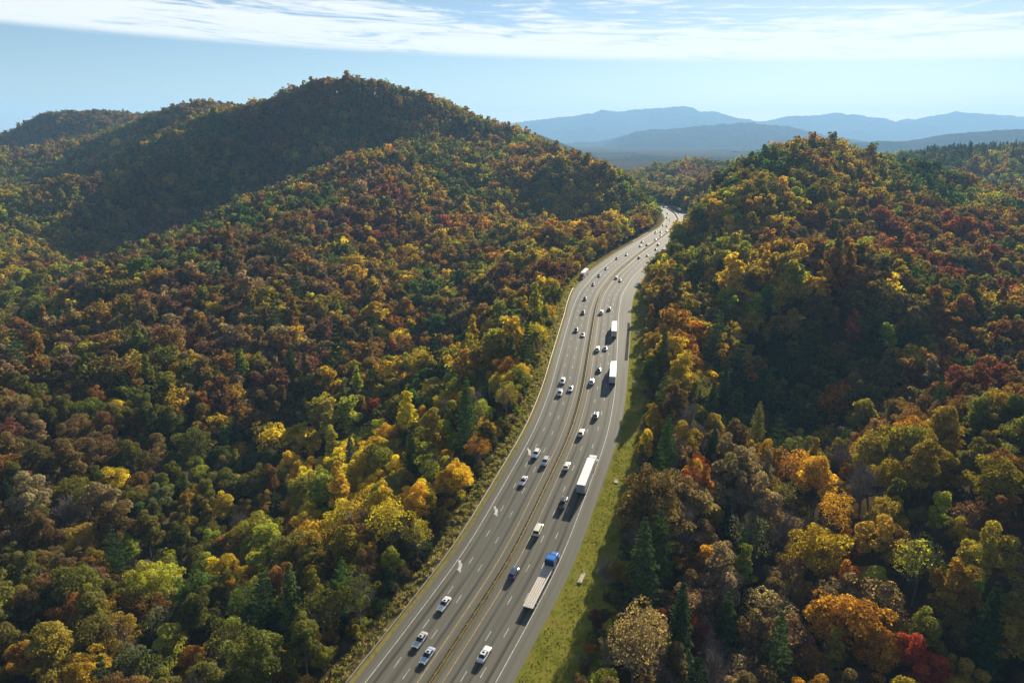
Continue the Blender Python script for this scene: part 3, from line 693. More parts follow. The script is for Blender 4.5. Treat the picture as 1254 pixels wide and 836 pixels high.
KIND_R = {k: [m[3] for m in MODELS[k, 'near']] for k in ('broad', 'poplar', 'conifer', 'thin', 'bare')}
KIND_H = {k: [m[2] for m in MODELS[k, 'near']] for k in KIND_R}
def add_tree(x, y, kind, col, sc, hero=False, sq=1.0):
    v = int(rng.integers(len(KIND_R[kind])))
    z = float(height(x, y)) - .2
    TREES.append(dict(x=float(x), y=float(y), z=z, kind=kind, var=v, s=float(sc), sq=float(sq), sx=float(rng.uniform(.86, 1.16)), rz=float(rng.uniform(0, 6.28)), col=col, hero=hero))
    return TREES[-1]
used = []
for px, py, wpx, kind, col in HERO:
    p = hit(px, py, lift=9.5)
    if p is None: continue
    zc = p[1] * CP - (p[2] + 9 - CAM_H) * SP
    R = wpx * zc / F / 2
    p2 = hit(px, py, lift=float(np.clip(1.5 * R, 1.5, 11)))
    if p2 is not None: p = p2; zc = p[1] * CP - (p[2] + 9 - CAM_H) * SP; R = wpx * zc / F / 2
    v = int(rng.integers(len(KIND_R[kind]))); sc = np.clip(R / KIND_R[kind][v], .22, 1.45)
    # keep off the pavement
    k, off = road_coords(np.array([p[0]]), np.array([p[1]]))
    k = int(k[0]); off = float(off[0])
    if off < 300 and OFF_GUARD[k] - 5 < off < OFF_ER[k] + VERGE_W[k] - 1:
        off = OFF_GUARD[k] - 6.5 if off < 0 else OFF_ER[k] + VERGE_W[k] + .5
        q = road_pt(k, off); p = np.array([q.x, q.y, 0])
    t = add_tree(p[0], p[1], kind, col, sc, True); t['var'] = v
    used.append((p[0], p[1], min(R, 7) * (.72 if kind in ('conifer', 'poplar') else .8)))
used = np.array(used)

# the rest of the forest on a jittered lattice
def lattice(y0, y1, sp):
    ys = np.arange(y0, y1, sp * .87); out = []
    for k, y in enumerate(ys):
        half = .86 * y + 110
        xs = np.arange(-half, half, sp) + (sp / 2 if k % 2 else 0)
        out.append(np.stack([xs, np.full_like(xs, y)], 1))
    q = np.concatenate(out); return q + rng.uniform(-.36 * sp, .36 * sp, q.shape)
pts = np.concatenate([lattice(58, 420, 7.9), lattice(420, 640, 8.4), lattice(640, 980, 8.9), lattice(980, 1850, 9.6)])
k, off = road_coords(pts[:, 0], pts[:, 1])
ok = ~((off < 1e5) & (off > OFF_GUARD[k] - 6.5) & (off < OFF_ER[k] + VERGE_W[k] + 1))
d2 = ((pts[:, None] - used[None, :, :2]) ** 2).sum(-1); ok &= ~(d2 < (used[None, :, 2] + 1.6) ** 2).any(1)
pts = pts[ok]; koff = off[ok]; kk = k[ok]
zz = height(pts[:, 0], pts[:, 1])
# leave out what lies deep behind a ridge
ang = (zz + 16 - CAM_H) / pts[:, 1]
PXs, PYs, ZCs = to_pix(pts[:, 0], pts[:, 1], zz + 10)
hor_ok = np.ones(len(pts), bool)
tt = np.linspace(.08, .97, 44)
for f_ in tt:
    h = height(pts[:, 0] * f_, pts[:, 1] * f_); hor_ok &= ~((h + 2 - CAM_H) / (pts[:, 1] * f_) > ang + 24 / pts[:, 1])
pts = pts[hor_ok]; PXs = PXs[hor_ok]; PYs = PYs[hor_ok]; koff = koff[hor_ok]; kk = kk[hor_ok]; ZCs = ZCs[hor_ok]
for (x, y), px, py, o_, k_ in zip(pts, PXs, PYs, koff, kk):
    c = names[pick_tint(px, py, x, y, rng)]; u = rng.random()
    right = px > 760 and py > 200
    pc = .03 if y < 420 else (.006 if y < 560 else 0); pt = .08; pb = .02; pp = .06 if y < 520 else .0
    if right and py > 520 and px < 1000: pc, pt, pb = .09, .22, .10
    if 860 < px < 1010 and 400 < py < 580: pc, pt, pb = .33, .08, .05
    if 380 < px < 640 and py > 380 and o_ > -60: pc, pt, pb, pp = .07, .16, .07, .12
    if 1130 < px and py < 205: pc = .22
    if u < pc: kind = 'conifer'; c = 'dark green' if rng.random() < .6 else 'green'
    elif u < pc + pt: kind = 'thin'
    elif u < pc + pt + pb: kind = 'bare'; c = 'tan'
    elif u < pc + pt + pb + pp: kind = 'poplar'
    else: kind = 'broad'
    s = float(np.clip(rng.normal(np.interp(y, [250, 420, 640, 980], [.99, 1.12, 1.27, 1.38]), .16), .5, 1.8))
    if 0 < o_ < OFF_ER[k_] + VERGE_W[k_] + 7: s *= .62 if y < 420 else .75
    if 0 < o_ < OFF_ER[k_] + VERGE_W[k_] + 3 and y > 400: kind = 'broad'; s = min(s, .8)
    edge = (o_ < 1e5) and (o_ > OFF_GUARD[k_] - 13 or False) and o_ < 0
    if edge: s *= .72
    add_tree(x, y, kind, c, s, False, rng.uniform(.82, 1.2))
# scrubby understorey along both edges of the clearing
nsh = 0
for i in range(8, NS - 40, 1):
    for side in (-1, 1):
        for rep in range(2):
            off = (OFF_GUARD[i] - rng.uniform(5.5, 17)) if side < 0 else (OFF_ER[i] + VERGE_W[i] + rng.uniform(-.3, 6))
            p = road_pt(i + rng.uniform(-1, 1), off)
            if p.y > 620: continue
            col = ['olive', 'russet brown', 'tan', 'ochre', 'grey green', 'yellow green', 'green'][int(rng.integers(7))]
            t = add_tree(p.x, p.y, 'broad' if rng.random() < .6 else 'thin', col, rng.uniform(.2, .42), False, .85); t['z'] -= .42 * 6 * t['s'] + .3; t['shrub'] = True

# ---- which trees does the picture show largest?  paint crowns near to far
order = sorted(range(len(TREES)), key=lambda i: TREES[i]['y'] * CP - (TREES[i]['z'] - CAM_H) * SP)
GW, GH = 1254, 836
own = np.full((GH, GW), -1, int)
for i in order:
    t = TREES[i]; H_ = KIND_H[t['kind']][t['var']] * t['s']; R_ = KIND_R[t['kind']][t['var']] * t['s']
    px, py, zc = to_pix(t['x'], t['y'], t['z'] + H_ * .66)
    t['px'], t['py'], t['zc'] = px, py, zc; t['vis'] = 0
    if zc < 30: continue
    rx = R_ * F / zc; ry = H_ * .33 * F / zc
    x0, x1, y0, y1 = int(max(0, px - rx)), int(min(GW, px + rx + 1)), int(max(0, py - ry)), int(min(GH, py + ry + 1))
    if x1 <= x0 or y1 <= y0: continue
    yy, xx = np.mgrid[y0:y1, x0:x1]
    m = ((xx - px) / rx) ** 2 + ((yy - py) / ry) ** 2 < 1
    sub = own[y0:y1, x0:x1]; m &= sub < 0; sub[m] = i; t['vis'] = int(m.sum())
def rank(kinds, n):
    c = [i for i in range(len(TREES)) if TREES[i]['kind'] in kinds and TREES[i]['vis'] > 60 and not TREES[i].get('shrub')]
    c.sort(key=lambda i: -TREES[i]['vis'] - (1e5 if TREES[i]['hero'] else 0)); return c[:n]
IND = rank(('broad', 'poplar', 'thin'), 292) + rank(('conifer',), 90) + rank(('bare',), 40)

KN = {'broad': 'broadleaf tree', 'poplar': 'slender upright tree', 'thin': 'half-bare tree', 'bare': 'leafless grey tree', 'conifer': 'conifer'}
CATN = {'broad': 'tree', 'poplar': 'tree', 'thin': 'tree', 'bare': 'bare tree', 'conifer': 'conifer'}
ON = {'broad': 'broadleaf_tree', 'poplar': 'poplar_tree', 'thin': 'thinning_tree', 'bare': 'bare_tree', 'conifer': 'conifer_tree'}
CR = {'broad': 'crown', 'poplar': 'crown', 'thin': 'crown', 'bare': 'crown', 'conifer': 'crown'}
GR = {'broad': 'broadleaf trees of the autumn forest', 'poplar': 'slender upright trees of the forest', 'thin': 'half-bare trees of the forest', 'bare': 'leafless trees of the forest', 'conifer': 'conifers of the forest'}
CN = {'grey green': 'grey-green', 'russet brown': 'brown', 'yellow green': 'yellow-green', 'lemon yellow': 'bright yellow', 'brick red': 'brick-red', 'dark green': 'dark green', 'golden': 'golden'}
def cname(t): return '' if t['kind'] == 'bare' else CN.get(t['col'], t['col'])
def short(t):
    c = cname(t); k = {'broad': 'tree', 'poplar': 'slender tree', 'thin': 'half-bare tree', 'bare': 'leafless tree', 'conifer': 'conifer'}[t['kind']]
    s = (c + ' ' + k).strip(); return ('an ' if s[0] in 'aeiou' else 'a ') + s
def neigh(i, dx, dy):
    t = TREES[i]; px, py = t['px'], t['py']
    for st in range(2, 90):
        x, y = int(px + dx * st), int(py + dy * st)
        if not (0 <= x < GW and 0 <= y < GH): return None
        o = own[y, x]
        if o < 0: continue
        if o != i and TREES[o]['vis'] > 40 and not TREES[o].get('shrub'): return TREES[o]
    return None
def place_words(t):
    k, off = road_coords(np.array([t['x']]), np.array([t['y']])); k = int(k[0]); off = float(off[0])
    if off < 0 and off > OFF_GUARD[k] - 16: return 'beside the left guardrail'
    if 0 < off < OFF_ER[k] + 20: return 'edging the grass verge'
    if t['px'] > 1180 and t['py'] > 640: return 'in the lower right corner'
    if t['px'] < 130 and t['py'] > 640: return 'in the lower left corner'
    if t['py'] > 770: return 'at the bottom edge, ' + ('left' if t['px'] < 500 else 'right') + ' of road'
    side = 'left' if t['px'] < 700 else 'right'
    band = 'foot' if t['py'] > 640 else ('lower slope' if t['py'] > 520 else ('middle slope' if t['py'] > 380 else 'upper slope'))
    return 'on the %s of the %s hill' % (band, side)
labels = {}
def words(s): return len(s.replace(',', '').replace('-', ' ').split())
def cand(i):
    t = TREES[i]; sz = t['s']; w = 'big' if sz > 1.12 else ('small' if sz < .82 else '')
    base = ' '.join(x for x in (w, cname(t), KN[t['kind']], place_words(t)) if x)
    l, r, u, d = neigh(i, -1, 0), neigh(i, 1, 0), neigh(i, 0, -1), neigh(i, 0, 1)
    out = []
    if l: out.append(base + ', right of ' + short(l))
    if r: out.append(base + ', left of ' + short(r))
    if u: out.append(base + ', in front of ' + short(u))
    if d: out.append(base + ', behind ' + short(d))
    b2 = ' '.join(x for x in (w, cname(t), KN[t['kind']]) if x)
    if l and r: out.append(b2 + (' between two ' + short(l).split(' ', 1)[1] + 's' if short(l) == short(r) else ' between ' + short(l) + ' and ' + short(r)))
    if u and d: out.append(b2 + ' in front of ' + short(u) + ', behind ' + short(d))
    if l and u: out.append(b2 + ' right of ' + short(l) + ', in front of ' + short(u))
    if r and d: out.append(b2 + ' left of ' + short(r) + ', behind ' + short(d))
    if l and d: out.append(b2 + ' right of ' + short(l) + ', behind ' + short(d))
    return [c for c in out if words(c) <= 16 and len(c.replace('-', ' ').split()) <= 16] or [base]
CA = {i: cand(i) for i in IND}
from collections import Counter
cnt = Counter(c for i in IND for c in set(CA[i]))
rest = []
for i in IND:
    u = [c for c in CA[i] if cnt[c] == 1]
    if u: labels[i] = u[0]
    else: rest.append(i)
taken = set(labels.values())
byb = {}
for i in rest: byb.setdefault(CA[i][0], []).append(i)
ORD = ['first', 'second', 'third', 'fourth', 'fifth', 'sixth', 'seventh', 'eighth', 'ninth', 'tenth', 'eleventh', 'twelfth']
for b, L_ in byb.items():
    allm = sorted([i for i in IND if b in CA[i]], key=lambda i: TREES[i]['px'])
    for i in L_:
        n_ = allm.index(i); pos = 'leftmost' if n_ == 0 else ('rightmost' if n_ == len(allm) - 1 else ORD[min(n_, 11)] + ' from left')
        lb = b.split(',')[0] + ', ' + pos + ' of those' + (b.split(',')[-1] if words(b) <= 12 and ',' in b else '')
        b3 = ' '.join(b.split(',')[0].split()[:11]); labels[i] = lb if words(lb) <= 16 else (pos if 'most' in pos else pos.split()[0]) + ' ' + b3

def tint_of(t):
    c = np.array(PAL[t['col']]); r = np.random.default_rng(int(t['x'] * 13 + t['y'] * 7) & 0xffff)
    c = c * 1.3 * r.uniform(.75, 1.25) * (1 + r.uniform(-.1, .1, 3)); return [float(v) for v in c]
def lod_of(t): return 'near' if t['zc'] < 285 else ('mid' if t['zc'] < 620 else 'far')
indset = set(IND)
for i in IND:
    t = TREES[i]; cm, tmm, H_, R_ = MODELS[t['kind'], lod_of(t)][t['var']]
    e = empty(ON[t['kind']], (t['x'], t['y'], t['z']), t['rz']); e.scale = (t['s'] * t['sx'], t['s'] / t['sx'], t['s'] * t['sq'])
    tag(e, labels[i], CATN[t['kind']], GR[t['kind']])
    c = link(bpy.data.objects.new('crown', cm), e); c['leaf_tint'] = tint_of(t)
    link(bpy.data.objects.new('trunk', tmm), e)

# ---- everything beyond: one object, instances spread by geometry nodes
rest_i = [i for i in range(len(TREES)) if i not in indset]
keys = sorted({(TREES[i]['kind'], lod_of(TREES[i]), TREES[i]['var']) for i in rest_i}); kid = {k: n for n, k in enumerate(keys)}
me = bpy.data.meshes.new('forest'); me.vertices.add(len(rest_i))
me.vertices.foreach_set('co', np.array([(TREES[i]['x'], TREES[i]['y'], TREES[i]['z']) for i in rest_i], np.float32).ravel())
a = me.attributes.new('model', 'INT', 'POINT'); a.data.foreach_set('value', np.array([kid[TREES[i]['kind'], lod_of(TREES[i]), TREES[i]['var']] for i in rest_i], np.int32))
a = me.attributes.new('turn', 'FLOAT_VECTOR', 'POINT'); a.data.foreach_set('vector', np.array([(0, 0, TREES[i]['rz']) for i in rest_i], np.float32).ravel())
a = me.attributes.new('size', 'FLOAT_VECTOR', 'POINT'); a.data.foreach_set('vector', np.array([(TREES[i]['s'] * TREES[i]['sx'], TREES[i]['s'] / TREES[i]['sx'], TREES[i]['s'] * TREES[i]['sq']) for i in rest_i], np.float32).ravel())
a = me.attributes.new('leaf_tint', 'FLOAT_COLOR', 'POINT'); a.data.foreach_set('color', np.array([tint_of(TREES[i]) + [1.0] for i in rest_i], np.float32).ravel())
forest = link(bpy.data.objects.new('forest', me))
tag(forest, 'dense autumn forest covering the hills beyond the nearer trees', 'forest', None, 'stuff')
ng = bpy.data.node_groups.new('forest_spread', 'GeometryNodeTree')
ng.interface.new_socket('Geometry', in_out='INPUT', socket_type='NodeSocketGeometry'); ng.interface.new_socket('Geometry', in_out='OUTPUT', socket_type='NodeSocketGeometry')
gi = ng.nodes.new('NodeGroupInput'); go = ng.nodes.new('NodeGroupOutput'); jn = ng.nodes.new('GeometryNodeJoinGeometry')
def named(nm, typ):
    x = ng.nodes.new('GeometryNodeInputNamedAttribute'); x.data_type = typ; x.inputs['Name'].default_value = nm; return x
nm, nt_, nsz = named('model', 'INT'), named('turn', 'FLOAT_VECTOR'), named('size', 'FLOAT_VECTOR')
e2r = ng.nodes.new('FunctionNodeEulerToRotation'); ng.links.new(nt_.outputs[0], e2r.inputs[0])
SRC = {}
for key, n_ in kid.items():
    cm, tmm, H_, R_ = MODELS[key[0], key[1]][key[2]]
    src = []
    for m_ in (cm, tmm):
        if m_.name not in SRC: SRC[m_.name] = bpy.data.objects.new('forest_tree_model', m_)
        src.append(SRC[m_.name])
    pj = ng.nodes.new('GeometryNodeJoinGeometry')
    for s_ in src:
        oi = ng.nodes.new('GeometryNodeObjectInfo'); oi.inputs['Object'].default_value = s_; oi.transform_space = 'ORIGINAL'
        ng.links.new(oi.outputs['Geometry'], pj.inputs[0])
    cmp_ = ng.nodes.new('FunctionNodeCompare'); cmp_.data_type = 'INT'; cmp_.operation = 'EQUAL'
    ii_ = [s for s in cmp_.inputs if s.enabled and s.type == 'INT']
    ng.links.new(nm.outputs[0], ii_[0]); ii_[1].default_value = n_
    ip = ng.nodes.new('GeometryNodeInstanceOnPoints')
    ng.links.new(gi.outputs[0], ip.inputs['Points']); ng.links.new(cmp_.outputs[0], ip.inputs['Selection']); ng.links.new(pj.outputs[0], ip.inputs['Instance'])
    ng.links.new(e2r.outputs[0], ip.inputs['Rotation']); ng.links.new(nsz.outputs[0], ip.inputs['Scale'])
    ng.links.new(ip.outputs[0], jn.inputs[0])
ng.links.new(jn.outputs[0], go.inputs[0])
md = forest.modifiers.new('spread', 'NODES'); md.node_group = ng
print('TREES', len(TREES), 'individual', len(IND), 'unique labels', len(set(labels.values())))

# ------------------------------------------------------------------ brush and grass
def tufts(name, n, fn, mat, label, cat, hmin, hmax, w, blades, palette):
    r = np.random.default_rng(5); V = []; va = []
    for q in range(n):
        p = fn(r); 
        if p is None: continue
        h = r.uniform(hmin, hmax)
        for b in range(blades):
            an = r.uniform(0, 6.283); o_ = np.array([math.cos(an), math.sin(an), 0]) * r.uniform(0, h * .55)
            d = unit((np.array([math.cos(an), math.sin(an), 0]) * r.uniform(.1, .8) + [0, 0, 1])[None])[0]
            t = np.cross(d, r.standard_normal(3)); t = t / np.linalg.norm(t) * w * h
            a0 = np.array(p) + o_ + np.array([0, 0, r.uniform(0, h * .5)]); V.append([a0 - t, a0 + t, a0 + d * h * .6 + t * .8, a0 + d * h * .6 - t * .8]); va.append(r.random())
    V = np.array(V).reshape(-1, 3); n4 = len(V) // 4
    o = link(bpy.data.objects.new(name, mesh_np(name, V, np.arange(n4 * 4).reshape(n4, 4), [mat], face_attr={'leaf_var': va})))
    o['leaf_tint'] = palette; tag(o, label, cat, None, 'stuff'); return o
def left_bank(r):
    i = r.uniform(22, 250); k = int(i); off = OFF_GUARD[k] - .7 - 6.0 * r.random() ** 1.1
    p = road_pt(i, off); dz = np.interp(OFF_GUARD[k] - off, [.5, 2, 4, 7], [0, -.05, -.3, -1.6]); return (p.x, p.y, p.z + dz)
def left_bank2(r):
    i = r.uniform(22, 250); k = int(i); off = OFF_GUARD[k] - 1.2 - 5.5 * r.random()
    p = road_pt(i, off); dz = np.interp(OFF_GUARD[k] - off, [.5, 2, 4, 7], [0, -.05, -.3, -1.6]); return (p.x, p.y, p.z + dz)
tufts('roadside_brush', 2600, left_bank, M['leaf'], 'straw coloured dry brush along the outside of the left guardrail', 'brush', .35, 1.05, .065, 20, [.21, .17, .09])
tufts('roadside_weeds', 1500, left_bank2, M['leaf'], 'olive green weeds mixed through the brush by the left guardrail', 'weeds', .4, 1.1, .075, 18, [.10, .105, .03])
def verge_pt(r):
    i = r.uniform(22, 240); k = int(i); u = r.uniform(.8, 10.5); p = road_pt(i, OFF_ER[k] + u)
    return (p.x, p.y, p.z + np.interp(u, [0, .6, 4, 7, 10, 14], [0, -.04, -.45, -.62, -.35, -.5]) - .02)
tufts('verge_tufts', 8000, verge_pt, M['leaf'], 'yellow green grass tufts on the verge right of the road', 'grass', .14, .36, .2, 5, [.155, .15, .022])
tufts('verge_litter', 700, verge_pt, M['leaf'], 'brown dry grass and fallen leaves on the verge', 'grass', .10, .26, .3, 4, [.19, .11, .04])

# ------------------------------------------------------------------ vehicles (local +Y is forward, origin on the road)
def car_parts(kind):
    """list of (name, parent index or None, MB, materials, bevel); the first is the body"""
    P = {'sedan': dict(L=4.75, W=1.84, H=1.46, sh=.93, hood=.86, tail=.98, wb0=.85, rf=.10, rr=-1.05, wb1=-1.75, wr=.335, rx=.60),
         'hatch': dict(L=4.35, W=1.80, H=1.50, sh=.95, hood=.88, tail=.98, wb0=1.0, rf=.30, rr=-1.55, wb1=-2.02, wr=.33, rx=.60),
         'suv': dict(L=4.75, W=1.90, H=1.74, sh=1.08, hood=1.03, tail=1.1, wb0=1.0, rf=.42, rr=-1.85, wb1=-2.25, wr=.37, rx=.64),
         'van': dict(L=5.1, W=1.98, H=1.86, sh=1.08, hood=1.0, tail=1.1, wb0=1.5, rf=.75, rr=-2.3, wb1=-2.48, wr=.36, rx=.70),
         'pickup': dict(L=5.8, W=1.98, H=1.88, sh=1.12, hood=1.1, tail=1.12, wb0=1.05, rf=.48, rr=-.75, wb1=-.98, wr=.40, rx=.66)}[kind]
    L, W, H, sh = P['L'], P['W'], P['H'], P['sh']; h = L / 2; hw = W / 2
    st = [(h, .70, .38, P['hood'] - .26), (h - .12, .86, .27, P['hood'] - .12), (h - .55, .95, .22, P['hood'] - .03), (P['wb0'] + .05, .98, .20, P['hood'] + .04),
          (P['rf'], 1.0, .20, sh), (P['rr'], 1.0, .20, sh + .01), (min(P['wb1'], -h + .75), .98, .22, P['tail']), (-h + .14, .92, .28, P['tail'] - .03), (-h, .80, .40, P['tail'] - .14)]
    b = MB(); rings = []
    for (y, k, zl, zh) in st:
        w = hw * k; ring = [(0, zl), (w * .9, zl), (w, zl + .22), (w, zl + (zh - zl) * .66), (w * .95, zh - .05), (w * .78, zh), (0, zh + .02)]
        rings.append([(x, y, z) for x, z in ring] + [(-x, y, z) for x, z in ring[-2:0:-1]])
    n = len(rings[0]); vs = [v for r in rings for v in r]; fs = []
    for k in range(len(rings) - 1):
        for a in range(n): fs.append((k * n + a, k * n + (a + 1) % n, (k + 1) * n + (a + 1) % n, (k + 1) * n + a))
    fs += [tuple(range(n)), tuple((len(rings) - 1) * n + a for a in range(n))[::-1]]
    b.add(vs, fs)
    # cabin
    bx, rx = hw * .86, hw * P['rx'] * 1.12; zb, zt = sh - .06, H
    y0, y1, y2, y3 = P['wb0'], P['rf'], P['rr'], P['wb1']
    ca = [(-bx, y0, zb), (bx, y0, zb), (bx, y3, zb), (-bx, y3, zb), (-rx, y1, zt - .03), (rx, y1, zt - .03), (rx, y2, zt - .02), (-rx, y2, zt - .02),
          (-rx * .8, y1 - .1, zt + .02), (rx * .8, y1 - .1, zt + .02), (rx * .8, y2 + .12, zt + .02), (-rx * .8, y2 + .12, zt + .02)]
    b.add(ca, [(0, 1, 5, 4), (1, 2, 6, 5), (2, 3, 7, 6), (3, 0, 4, 7), (4, 5, 9, 8), (5, 6, 10, 9), (6, 7, 11, 10), (7, 4, 8, 11), (8, 9, 10, 11), (3, 2, 1, 0)])
    if kind == 'pickup':       # bed rails round an open load bed
        for sx in (-1, 1): b.box((sx * hw * .88, -1.9, sh + .09), (.12, 1.9, .2))
        b.box((0, -h + .08, sh + .09), (W * .86, .1, .2))
    out = [('body', None, b, M['paint'], .02)]
    V = Vector
    def pane(pts, inset, push):
        c = sum((V(p) for p in pts), V()) / 4; nrm = (V(pts[1]) - V(pts[0])).cross(V(pts[3]) - V(pts[0])).normalized()
        if nrm.dot(c - V((0, (y1 + y2) / 2, (zb + zt) / 2 - .3))) < 0: nrm = -nrm
        return [c + (V(p) - c) * inset + nrm * push for p in pts]
    g = MB(); g.quad(*pane([ca[0], ca[1], ca[5], ca[4]], .96, .014)); out.append(('windshield', 0, g, M['glass'], 0))
    g = MB(); g.quad(*pane([ca[2], ca[3], ca[7], ca[6]], .93, .014)); out.append(('rear_window', 0, g, M['glass'], 0))
    for q in ([ca[1], ca[2], ca[6], ca[5]], [ca[3], ca[0], ca[4], ca[7]]):
        # split at the pillar
        p = pane(q, .9, .014); m0 = p[0].lerp(p[1], .5); m1 = p[3].lerp(p[2], .5)
        g = MB(); g.quad(p[0], p[0].lerp(p[1], .47), p[3].lerp(p[2], .47), p[3]); g.quad(p[0].lerp(p[1], .53), p[1], p[2], p[3].lerp(p[2], .53)); out.append(('side_window', 0, g, M['glass'], 0))
    wr = P['wr']; ax = (h - .95, -h + .98)
    for y in ax:
        for sx in (-1, 1):
            g = MB(); g.cyl((sx * (hw - .2), y, wr), (sx * (hw + .015), y, wr), wr, 18); i = len(out); out.append(('wheel', 0, g, M['tyre'], 0))
            g = MB(); g.cyl((sx * (hw + .01), y, wr), (sx * (hw + .025), y, wr), wr * .62, 14); out.append(('rim', i, g, M['rim'], 0))
    for sx in (-1, 1):
        g = MB(); g.box((sx * hw * .66, h - .06, P['hood'] - .2), (.34, .2, .13)); out.append(('headlight', 0, g, M['lamp'], .02))
        g = MB(); g.box((sx * hw * .74, -h + .05, P['tail'] - .16), (.3, .16, .16 if kind in ('sedan', 'hatch') else .3)); out.append(('taillight', 0, g, M['tail'], .02))
        g = MB(); g.box((sx * (hw + .08), P['wb0'] - .25, sh + .06), (.2, .12, .15)); out.append(('mirror', 0, g, M['black'], .02))
    g = MB(); g.box((0, h + .005, .5), (W * .52, .04, .2)); out.append(('grille', 0, g, M['black'], 0))
    g = MB(); g.box((0, -h - .005, P['tail'] - .32), (.34, .03, .15)); out.append(('licence_plate', 0, g, M['plate'], 0))
    if kind == 'suv':
        for sx in (-1, 1):
            g = MB(); g.cyl((sx * rx * .82, y1 - .25, H + .06), (sx * rx * .82, y2 + .25, H + .06), .025, 6); out.append(('roof_rail', 0, g, M['chrome'], 0))
    if kind == 'sedan':
        g = MB(); g.box((0, (y1 + y2) / 2 + .15, H + .025), (rx * 1.0, .5, .012)); out.append(('sunroof', 0, g, M['glass'], 0))
    if kind == 'pickup':
        g = MB(); g.box((0, -1.95, sh - .04), (W * .78, 1.75, .1)); out.append(('load_bed', 0, g, M['black'], 0))
    return out
def wheelset(out, ys, hw, r, dual=False, parent=None):
    for y in ys:
        for sx in (-1, 1):
            g = MB(); g.cyl((sx * (hw - (.55 if dual else .3)), y, r), (sx * hw, y, r), r, 18); i = len(out); out.append(('wheel', parent, g, M['tyre'], 0))
            g = MB(); g.cyl((sx * (hw - .02), y, r), (sx * (hw + .012), y, r), r * .55, 12); out.append(('rim', i, g, M['rim'], 0))
def tractor_parts(out, y_rear, nose=True, high=True):
    """highway tractor with its back axles over y_rear; paint is the object's own colour"""
    y = y_rear
    g = MB(); g.box((0, y + 1.2, .82), (.95, 6.4, .26)); out.append(('chassis', None, g, M['black'], 0))
    g = MB(); g.box((0, y + 3.0, 2.15 if high else 2.02), (2.42, 2.5, 2.3 if high else 2.04)); 
    if high: g.box((0, y + 2.75, 3.55), (2.3, 1.95, .62), taper=(.86, .78))
    else: g.box((0, y + 2.5, 3.12), (2.34, 1.5, .2), taper=(.9, .8))
    i = len(out); out.append(('cab', None, g, M['paint'], .07))
    g = MB(); g.quad((-1.08, y + 4.262, 2.35), (1.08, y + 4.262, 2.35), (1.02, y + 4.262, 3.1), (-1.02, y + 4.262, 3.1)); out.append(('windshield', None, g, M['glass'], 0))
    for sx in (-1, 1):
        g = MB(); g.quad((sx * 1.222, y + 4.05, 2.3), (sx * 1.222, y + 3.2, 2.3), (sx * 1.222, y + 3.2, 3.05), (sx * 1.222, y + 3.95, 3.05)); out.append(('side_window', None, g, M['glass'], 0))
        g = MB(); g.box((sx * 1.45, y + 4.15, 2.5), (.16, .14, .75)); g.cyl((sx * 1.2, y + 4.15, 2.75), (sx * 1.42, y + 4.15, 2.75), .03, 6); out.append(('mirror', None, g, M['black'], .02))
        g = MB(); g.cyl((sx * 1.0, y + 1.75, .75), (sx * 1.0, y + 3.5, .75), .31, 14); out.append(('fuel_tank', None, g, M['chrome'], 0))
        g = MB(); g.cyl((sx * 1.12, y + 1.62, 1.0), (sx * 1.12, y + 1.62, 3.9), .075, 8); out.append(('exhaust_stack', None, g, M['chrome'], 0))
    lg = 0 if high else .9
    if nose:
        g = MB(); g.add([(-.92, y + 4.25, 1.0), (.92, y + 4.25, 1.0), (.8, y + 5.75 + lg, 1.0), (-.8, y + 5.75 + lg, 1.0), (-.88, y + 4.25, 2.2), (.88, y + 4.25, 2.2), (.7, y + 5.7 + lg, 1.95), (-.7, y + 5.7 + lg, 1.95)],
                        [(0, 3, 2, 1), (4, 5, 6, 7), (0, 1, 5, 4), (1, 2, 6, 5), (2, 3, 7, 6), (3, 0, 4, 7)])
        for sx in (-1, 1): g.box((sx * 1.05, y + 5.0 + lg, 1.15), (.38, 1.35, .3), taper=(.9, .7))
        out.append(('hood', None, g, M['paint'], .08)); fy = y + 5.0 + lg
        g = MB(); g.box((0, y + 5.84 + lg, .72), (2.3, .22, .4)); out.append(('bumper', None, g, M['chrome'], .03))
        for sx in (-1, 1):
            g = MB(); g.box((sx * .95, y + 5.66 + lg, 1.22), (.3, .14, .24)); out.append(('headlight', None, g, M['lamp'], .02))
    else:
        fy = y + 3.7
    wheelset(out, [fy], 1.2, .52); wheelset(out, [y - .65, y + .65], 1.24, .52, True)
